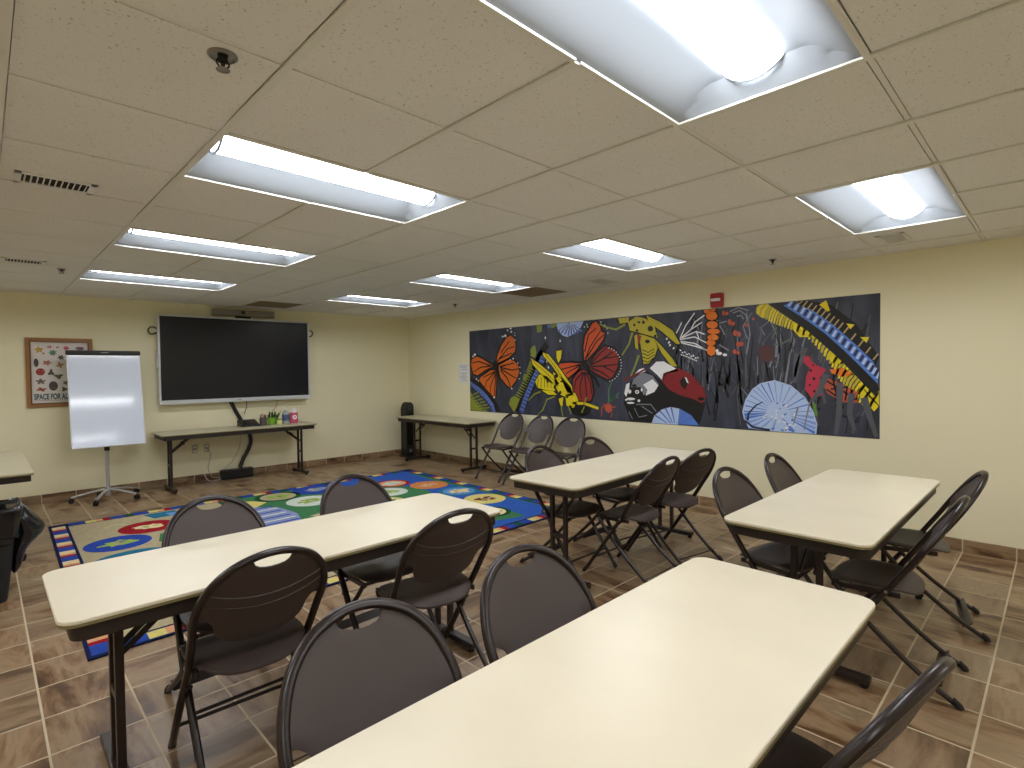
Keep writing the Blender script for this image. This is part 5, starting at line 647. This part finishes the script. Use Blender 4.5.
# ------------------------------------------------------------------ poster
t = thing('framed_poster', 'wood framed poster of small wildlife drawings, partly behind the easel', 'poster', (0, YB, 0))
x0, x1, z0, z1 = -.325, .262, 1.072, 1.842
bm = BM()
for a in ((x0, z0, x1, z0 + .042), (x0, z1 - .042, x1, z1), (x0, z0 + .042, x0 + .042, z1 - .042), (x1 - .042, z0 + .042, x1, z1 - .042)): box(bm, a[0], -.028, a[1], a[2], 0, a[3])
fr = link('frame', bm, M_wood, t, bevel=.003)
bm = BM()
for a in ((x0 + .034, z0 + .034, x1 - .034, z0 + .046), (x0 + .034, z1 - .046, x1 - .034, z1 - .034), (x0 + .034, z0 + .046, x0 + .046, z1 - .046), (x1 - .046, z0 + .046, x1 - .034, z1 - .046)): box(bm, a[0], -.031, a[1], a[2], -.02, a[3])
link('inner_lip', bm, M_wood2, fr)
bm = BM(); box(bm, x0 + .04, -.012, z0 + .04, x1 - .04, -.004, z1 - .04); pp = link('sheet', bm, M_paper, t)
PC = dict(y=(196, 160, 60), p=(198, 120, 130), m=(176, 54, 100), q=(112, 84, 110), g=(70, 128, 96), k=(70, 66, 64), b=(170, 110, 90), t=(160, 130, 84), r=(150, 36, 44), n=(92, 96, 92), g2=(80, 96, 72), r2=(150, 64, 54))
PM = {k: mat('ink_' + k, rgb(*v), .6) for k, v in PC.items()}
BL = [(-.211, 1.708, 42, 32, 'y', 5), (-.121, 1.742, 28, 14, 'p', 6), (-.051, 1.74, 18, 10, 'p', 5), (.024, 1.732, 32, 22, 'm', 6), (.146, 1.731, 40, 16, 'q', 2), (-.093, 1.677, 40, 32, 'g', 7), (-.237, 1.565, 20, 38, 'k', 2), (-.145, 1.565, 42, 26, 'b', 5), (-.023, 1.625, 35, 26, 'k', 6), (-.035, 1.539, 34, 30, 't', 4), (-.204, 1.464, 38, 32, 'r', 2), (-.113, 1.454, 30, 34, 'k', 3), (-.203, 1.357, 46, 28, 'n', 5), (-.049, 1.413, 44, 26, 'g2', 3), (-.097, 1.305, 38, 42, 'k', 2), (-.199, 1.268, 50, 20, 'r2', 4), (.012, 1.339, 30, 22, 'g2', 5), (.0, 1.266, 36, 22, 'k', 3), (-.173, 1.669, 14, 9, 'm', 4), (.106, 1.606, 34, 30, 'r', 5), (.109, 1.498, 34, 26, 'n', 3), (.101, 1.377, 34, 30, 'y', 6), (.11, 1.28, 34, 20, 'g', 4)]
keys = list(PM); bm = BM()
for (cx, cz, rx, ry, c, lobes) in BL:
    n = 28; P = []
    for q in range(n):
        a = 2 * PI * q / n; f = 1 if lobes < 3 else .74 + .26 * math.cos(lobes * a + cx * 40)
        P.append((cx + rx * .00102 * f * math.cos(a), cz + ry * .00125 * f * math.sin(a)))
    bm.faces.new([bm.verts.new((x, -.0126, z)) for x, z in P]).material_index = keys.index(c)
    for q in range(3):
        a = q * 2.1 + cx * 9; ex, ez = cx + rx * .0005 * math.cos(a), cz + ry * .0006 * math.sin(a); s_ = .005
        bm.faces.new([bm.verts.new((ex + s_ * math.cos(b_) * 1.4, -.0130, ez + s_ * math.sin(b_))) for b_ in (0, 1.26, 2.5, 3.8, 5)]).material_index = keys.index(keys[(keys.index(c) + 3 + q) % len(keys)]) if q else keys.index('t')
link('drawings', bm, [PM[k] for k in keys], pp)
Mt = mat('poster_teal', rgb(52, 88, 92), .6)
R90 = Matrix.Rotation(PI / 2, 4, 'X')
text_mesh('poster_lettering', 'SPACE FOR ALL', .086, Mt, pp, Matrix.Translation((-.262, -.0128, 1.158)) @ R90, .52, bold=.0038)
bm = BM(); x = -.262
while x < .19:
    w_ = random.uniform(.006, .02); box(bm, x, -.0128, 1.142, x + w_, -.0122, 1.147); x += w_ + .004
link('small_print', bm, PM['n'], pp)

# ------------------------------------------------------------------ speaker tower
t = thing('tower_speaker', 'slim black tower speaker in the far corner behind the table', 'speaker', (4.40, 6.05, 0))
bm = BM(); box(bm, -.075, -.085, .02, .075, .085, .83); 
link('cabinet', bm, M_black, t, bevel=.008)
bm = BM(); P = [(.075 * math.cos(PI * q / 16), .83 + .085 * math.sin(PI * q / 16)) for q in range(17)]
A = [bm.verts.new((x, -.08, z)) for x, z in P]; B = [bm.verts.new((x, .06, z)) for x, z in P]
bm.faces.new(A); bm.faces.new(B[::-1])
for q in range(17): bm.faces.new((A[q], B[q], B[(q + 1) % 17], A[(q + 1) % 17]))
link('rounded_top', bm, M_black, t, smooth=True)
bm = BM(); tube(bm, [(-.0, -.078, .835), (-.0, -.088, .835)], .052, 28); dk = link('tweeter', bm, mat('driver_blue_grey', rgb(44, 54, 76), .35), t, smooth=True)
bm = BM(); tube(bm, [(0, -.086, .835), (0, -.094, .835)], .02, 20); link('dome', bm, M_black, dk, smooth=True)
bm = BM(); box(bm, -.065, -.089, .2, .065, -.084, .72); link('grille_cloth', bm, mat('speaker_cloth', rgb(16, 16, 17), .9), t)
bm = BM(); tube(bm, [(0, -.084, .11), (0, -.092, .11)], .03, 20); link('badge', bm, mat('badge_grey', rgb(120, 124, 130), .4), t, smooth=True)
bm = BM(); box(bm, -.1, -.11, 0, .1, .11, .022); link('plinth', bm, M_black, t, bevel=.005)

# ------------------------------------------------------------------ bin
t = thing('waste_bin', 'tall dark waste bin with a black bag at the left edge', 'bin', (-.79, 3.15, 0))
def ring_rr(hx_, hy_, r, z): return [(x, y, z) for x, y in rrect(-hx_, -hy_, hx_, hy_, r, 5)]
bm = BM(); prev = None
for z, f in ((0, .74), (.02, .76), (.3, .88), (.56, 1), (.575, 1.03), (.575, .97), (.3, .84), (.05, .74)):
    R_ = [bm.verts.new(p) for p in ring_rr(.265 * f, .2 * f, .06 * f, z)]
    if prev:
        for k in range(len(R_)): bm.faces.new((prev[k], prev[(k + 1) % len(R_)], R_[(k + 1) % len(R_)], R_[k]))
    else: bm.faces.new(R_[::-1])
    prev = R_
bm.faces.new(prev); link('bin_body', bm, M_bin, t, smooth=True)
bm = BM(); prev = None; rnd = random.Random(3)
for z, f in ((.40, .99), (.45, 1.03), (.52, 1.06), (.583, 1.09), (.60, 1.04), (.585, .97), (.5, .93), (.35, .9)):
    R_ = [bm.verts.new((x * (1 + rnd.uniform(-.025, .025)), y * (1 + rnd.uniform(-.03, .03)), z_ + rnd.uniform(-.012, .012))) for x, y, z_ in ring_rr(.265 * f, .2 * f, .06, z)]
    if prev:
        for k in range(len(R_)): bm.faces.new((prev[k], prev[(k + 1) % len(R_)], R_[(k + 1) % len(R_)], R_[k]))
    prev = R_
bg = link('bin_bag', bm, M_bag, t, smooth=True); md = bg.modifiers.new('s', 'SOLIDIFY'); md.thickness = .003
md = bg.modifiers.new('sub', 'SUBSURF'); md.levels = 1; md.render_levels = 1
bm = BM(); prev = None      # loose gathered bulge of the bag hanging over the right side
for z, xo, hy_ in ((.605, .262, .10), (.59, .292, .13), (.54, .335, .15), (.48, .372, .15), (.42, .405, .13), (.385, .392, .12), (.35, .335, .13), (.31, .30, .12), (.25, .288, .10), (.19, .27, .07), (.165, .25, .04)):
    xi = .20 if z > .5 else .215
    R_ = []
    for k in range(14):
        a = 2 * PI * k / 14; c, s_ = math.cos(a), math.sin(a)
        R_.append(bm.verts.new(((xo + xi) / 2 + (xo - xi) / 2 * c * (1 + rnd.uniform(-.12, .06)), -.02 + hy_ * s_ * (1 + rnd.uniform(-.1, .1)), z + rnd.uniform(-.014, .014) - .02 * abs(s_))))
    if prev:
        for k in range(14): bm.faces.new((prev[k], prev[(k + 1) % 14], R_[(k + 1) % 14], R_[k]))
    else: bm.faces.new(R_)
    prev = R_
bm.faces.new(prev[::-1])
tl = link('bag_tail', bm, M_bag, bg, smooth=True, angle=180)
md = tl.modifiers.new('sub', 'SUBSURF'); md.levels = 1; md.render_levels = 1

# ------------------------------------------------------------------ alarm and notice
t = thing('fire_alarm', 'red wall mounted fire alarm strobe above the mural', 'fire alarm', (XR, .802, 2.101))
bm = BM(); box(bm, -.045, -.062, -.07, 0, .062, .07); link('housing', bm, M_red, t, bevel=.006)
bm = BM(); box(bm, -.065, -.045, -.012, -.044, .045, .016); link('strobe_lens', bm, M_white, t, bevel=.004)
bm = BM(); box(bm, -.047, -.062, .028, -.044, .062, .034); box(bm, -.047, -.062, -.034, -.044, .062, -.028); link('grille_slot', bm, mat('alarm_dark', rgb(110, 16, 20), .5), t)
t = thing('wall_notice', 'white paper notice on the wall left of the mural', 'notice', (XR, 4.83, 1.386))
bm = BM(); box(bm, -.002, -.12, -.145, 0, .12, .145); link('sheet', bm, mat('notice_paper', rgb(226, 228, 226), .6), t)
bm = BM()
for q in range(9):
    z = .115 - q * .028; 
    if q in (3,): continue
    box(bm, -.003, -.09 + .02 * (q % 2), z - .004, -.002, .09 - .03 * ((q * 7) % 3), z + .004)
link('printed_lines', bm, mat('print_grey', rgb(150, 156, 170), .7), t)

# ------------------------------------------------------------------ mural (flat painted panel on the right wall)
MC = dict(k=(9, 9, 11), c=(84, 87, 96), c2=(58, 60, 68), a=(128, 132, 142), o=(214, 104, 30), o2=(216, 86, 30), r=(150, 44, 38), r2=(132, 24, 30), l2=(136, 166, 228), w=(240, 242, 246), b=(92, 118, 196), b2=(84, 128, 214), l=(184, 206, 244), n=(36, 38, 74),
          g=(140, 150, 50), g2=(100, 140, 60), g3=(186, 160, 110), s=(60, 70, 30), y=(232, 212, 24), y2=(196, 180, 40), d=(192, 178, 32), v=(82, 128, 92), v2=(88, 104, 96), p=(190, 84, 58), pk=(190, 46, 74), m=(84, 48, 48))
MC['or'] = (232, 122, 30)
keys = ['base'] + list(MC)
def mural_base():
    m = bpy.data.materials.new('mural_slate'); m.use_nodes = True; nt = m.node_tree; N = nt.nodes.new; L = nt.links.new; b = nt.nodes['Principled BSDF']
    tc = N('ShaderNodeTexCoord'); mp = N('ShaderNodeMapping'); mp.inputs['Scale'].default_value = (1, 5, 1.2); L(tc.outputs['Object'], mp.inputs[0])
    n = N('ShaderNodeTexNoise'); n.inputs['Scale'].default_value = 1.4; n.inputs['Detail'].default_value = 6; n.inputs['Distortion'].default_value = .6; L(mp.outputs[0], n.inputs['Vector'])
    cr = N('ShaderNodeValToRGB'); e = cr.color_ramp.elements; e[0].position = .3; e[0].color = rgb(38, 41, 52); e[1].position = .7; e[1].color = rgb(68, 73, 92); L(n.outputs['Fac'], cr.inputs[0]); L(cr.outputs[0], b.inputs['Base Color'])
    b.inputs['Roughness'].default_value = .42; return m
MM = [mural_base()] + [mat('mural_' + k, rgb(*v), .45, noise=.08, nscale=14) for k, v in MC.items()]
SWm, SHm = MURAL_SW, MURAL_SH
bm = BM(); box(bm, -.004, -SWm, 0, 0, 0, SHm)
for item in MURAL_DATA.split(';'):
    f = item.split(','); c = f[0]; lay = int(f[1]); v = [int(q) / 1000 for q in f[2:]]
    x = -.004 - lay * .00035
    try: bm.faces.new([bm.verts.new((x, -v[q], v[q + 1])) for q in range(0, len(v), 2)]).material_index = keys.index(c)
    except ValueError: pass
me = bpy.data.meshes.new('wall_mural'); bm.to_mesh(me); bm.free()
for m in MM: me.materials.append(m)
mu = bpy.data.objects.new('wall_mural', me); C.objects.link(mu); mu.location = (XR, MURAL_Y0, MURAL_Z0)
tag(mu, 'long dark mural of butterflies, wasps, ladybug and fern on the right wall', 'mural')

# ------------------------------------------------------------------ rug
RC = dict(navy=(24, 34, 74), sea=(50, 92, 178), sand=(178, 166, 134), green=(66, 122, 80), dgreen=(30, 78, 48), blue=(44, 72, 160), red=(150, 28, 38), white=(206, 216, 204), orange=(206, 132, 74), teal=(40, 112, 140), yellow=(214, 202, 120), lav=(134, 146, 188), peach=(216, 160, 120), cream=(226, 210, 160), maroon=(120, 54, 36), lime=(146, 176, 84), sky=(98, 148, 204), black=(26, 28, 30))
RK = list(RC); RM = []
for k, v in RC.items():
    RM.append(mat('rug_' + k, rgb(*v), .95, noise=.28, nscale=38, bump=.8, bscale=900, spec=.1))
bl, br, tr, tl_ = Vector((-.335, 1.735)), Vector((3.60, 1.815)), Vector((3.715, 4.985)), Vector((-.262, 4.995))
def rp(u, v): # 0..1 rug coordinates
    return bl * (1 - u) * (1 - v) + br * u * (1 - v) + tr * u * v + tl_ * (1 - u) * v
RW, RD = 3.95, 3.22
bm = BM()
def rpoly(P, c, lay):
    try: bm.faces.new([bm.verts.new((p[0], p[1], .010 + lay * .0003)) for p in P]).material_index = RK.index(c)
    except ValueError: pass
def rq(u0, v0, u1, v1, c, lay): # metres along rug
    rpoly([rp(a / RW, b / RD) for a, b in ((u0, v0), (u1, v0), (u1, v1), (u0, v1))], c, lay)
N_ = 10
base = [rp(a, b) for a, b in [(0, 0)] + [(1, 0), (1, 1), (0, 1)]]
A = [bm.verts.new((p.x, p.y, 0.001)) for p in base]; B = [bm.verts.new((p.x, p.y, .010)) for p in base]
bm.faces.new(A[::-1]).material_index = 0; bm.faces.new(B).material_index = 0
for q in range(4): bm.faces.new((A[q], A[(q + 1) % 4], B[(q + 1) % 4], B[q])).material_index = 0
bw = .135
seqc = ['blue', 'yellow', 'peach', 'red', 'blue', 'dgreen']
# border blocks: back, front, right sides
def border(L, f):
    x = .14; n = 0
    wl = [.125, .085, .05, .06, .115, .075]
    while x < L - .16:
        c = n % 6; f(x, min(x + wl[c], L - .14), seqc[c]); x += wl[c]; n += 1
border(RW, lambda a, b, c: rq(a, RD - bw + .02, b, RD - .015, c, 1))
border(RW, lambda a, b, c: rq(a, .02, b, bw - .02, c, 1))
border(RD, lambda a, b, c: rq(RW - bw + .02, a, RW - .015, b, c, 1))
# left border: broad stripes
y = .03
while y < RD - .16:
    for c, h in (('blue', .13), ('red', .045), ('peach', .045), ('cream', .09)):
        rq(.018, y, .115, min(y + h, RD - .05), c, 1); y += h
        if y > RD - .1: break
# field
rq(bw, bw, 1.42, RD - bw, 'sand', 2)
rq(1.40, bw, RW - bw, RD - bw, 'green', 2)
rpoly([(1.1, 1.9), (3.46, 1.95), (3.47, 4.1), (3.57, 4.86), (2.35, 4.86), (2.45, 4.55), (2.75, 4.50), (3.0, 4.44), (3.0, 4.1), (3.08, 3.65), (2.98, 3.35), (3.0, 2.95), (2.7, 2.7), (2.4, 2.3), (1.6, 2.2)], 'sea', 3)
rpoly([(2.7, 2.1), (3.05, 2.0), (3.1, 2.3), (2.95, 2.45), (2.75, 2.4)], 'green', 4)
rpoly([(1.95, 4.86), (2.45, 4.86), (2.40, 4.5), (2.1, 4.42), (1.95, 4.6)], 'sea', 3)
rpoly([(1.30, 4.35), (1.52, 4.14), (1.56, 3.75), (1.48, 3.45), (1.1, 3.45), (1.05, 3.9)], 'lav', 4)
for q in range(7):
    yy = 3.50 + q * .115; rpoly([(1.10, yy), (1.50, yy + .02), (1.50, yy + .055), (1.10, yy + .035)], 'white' if q % 2 else 'blue', 5)
rpoly([(1.22, 4.72), (1.42, 4.62), (1.52, 4.45), (1.36, 4.30), (1.2, 4.4)], 'yellow', 5)
rpoly([(.72, 4.80), (1.1, 4.82), (1.15, 4.55), (.95, 4.45), (.75, 4.5)], 'sand', 4)
rpoly([(.45, 4.82), (.72, 4.82), (.75, 4.60), (.5, 4.58)], 'teal', 4); rpoly([(.62, 4.74), (.88, 4.72), (.86, 4.55), (.66, 4.52)], 'sky', 5)
rpoly([(.42, 3.95), (.60, 4.02), (.62, 3.75), (.48, 3.55), (.36, 3.7)], 'green', 4)
rpoly([(1.6, 3.55), (1.9, 3.65), (1.95, 3.42), (1.7, 3.3)], 'sand', 4)
rnd = random.Random(11)
for q in range(46): # contour squiggles on the sand coloured field
    x = rnd.uniform(-.12, 1.0); yy = rnd.uniform(1.95, 4.7); P = [Vector((x + k * .035, yy + .03 * math.sin(k * 1.3 + q))) for k in range(6)]
    rpoly([(p.x, p.y) for p in P] + [(p.x, p.y + .012) for p in P[::-1]], rnd.choice(['lime', 'peach', 'cream', 'cream', 'lime']), 3)
def disc(x, y, c, c2, c3, r=.27, ring=.0, kind=0):
    n = 36; rpoly([(x + r * math.cos(2 * PI * k / n), y + r * math.sin(2 * PI * k / n)) for k in range(n)], c, 6)
    if ring: rpoly([(x + (r - ring) * math.cos(2 * PI * k / n), y + (r - ring) * math.sin(2 * PI * k / n)) for k in range(n)], c2, 7)
    rn = random.Random(int(x * 100) + int(y * 10)); P = []
    for k in range(22):
        a = 2 * PI * k / 22; f = r * (.62 if ring else .55) * rn.uniform(.55, 1.05); P.append((x + f * math.cos(a) * 1.15, y + f * math.sin(a) * .8))
    rpoly(P, c3, 8)
    for k in range(5):
        a = rn.uniform(0, 6.28); f = r * .3 * rn.random(); xx, yy = x + f * math.cos(a), y + f * math.sin(a); s_ = r * .13
        rpoly([(xx + s_ * math.cos(b_), yy + s_ * .6 * math.sin(b_)) for b_ in (0, 1, 2.1, 3.2, 4.1, 5.2)], rn.choice(['white', 'cream', 'lime', 'sand', c]), 9)
disc(.11, 3.90, 'blue', 'blue', 'lime', .235)
disc(.395, 4.29, 'red', 'red', 'cream', .23)
disc(.13, 3.29, 'teal', 'teal', 'sand', .30)
disc(1.71, 4.63, 'dgreen', 'sand', 'lime', .245, .055)
disc(2.17, 4.67, 'blue', 'blue', 'lav', .26)
disc(1.88, 4.16, 'white', 'white', 'lime', .25)
disc(3.0, 4.29, 'red', 'peach', 'white', .22, .05)
disc(3.265, 3.875, 'orange', 'orange', 'peach', .235)
disc(3.30, 3.33, 'teal', 'sky', 'cream', .24, .05)
disc(3.255, 2.82, 'yellow', 'yellow', 'maroon', .23)
disc(2.93, 2.36, 'dgreen', 'cream', 'lime', .2, .05)
disc(2.71, 3.90, 'white', 'white', 'lime', .22)
disc(2.4, 3.5, 'yellow', 'cream', 'green', .24, .05)
disc(.55, 2.4, 'orange', 'orange', 'cream', .25); disc(1.2, 2.5, 'red', 'peach', 'sand', .25, .05); disc(1.9, 2.6, 'white', 'white', 'maroon', .25); disc(.05, 2.35, 'yellow', 'yellow', 'green', .22)
me = bpy.data.meshes.new('area_rug'); bm.to_mesh(me); bm.free()
for m in RM: me.materials.append(m)
rg = bpy.data.objects.new('area_rug', me); C.objects.link(rg)
tag(rg, 'colourful play rug with picture circles and striped border on the tiled floor', 'rug')

# ------------------------------------------------------------------ camera, world, view
q_yaw, q_pitch, q_roll = CAM_YPR
cam = bpy.data.cameras.new('camera'); co = bpy.data.objects.new('camera', cam); C.objects.link(co)
f = Vector((math.sin(q_yaw) * math.cos(q_pitch), math.cos(q_yaw) * math.cos(q_pitch), math.sin(q_pitch)))
rt = Vector((math.cos(q_yaw), -math.sin(q_yaw), 0)); up = rt.cross(f)
r2 = rt * math.cos(q_roll) + up * math.sin(q_roll); u2 = r2.cross(f)
co.matrix_world = Matrix(((r2.x, u2.x, -f.x, CAM_LOC[0]), (r2.y, u2.y, -f.y, CAM_LOC[1]), (r2.z, u2.z, -f.z, CAM_LOC[2]), (0, 0, 0, 1)))
cam.sensor_width = 36; cam.lens = CAM_F / 1024 * 36; cam.clip_start = .02
S.camera = co
w = bpy.data.worlds.new('world'); S.world = w; w.use_nodes = True
w.node_tree.nodes['Background'].inputs[0].default_value = (.5, .5, .5, 1); w.node_tree.nodes['Background'].inputs[1].default_value = .1
S.view_settings.view_transform = 'Standard'; S.view_settings.look = 'None'; S.view_settings.gamma = 1; S.view_settings.use_curve_mapping = False
S.view_settings.exposure = EXPO
S.cycles.max_bounces = 10; S.cycles.diffuse_bounces = 6; S.cycles.glossy_bounces = 4
S.cycles.use_denoising = True
S.cycles.sample_clamp_indirect = 6
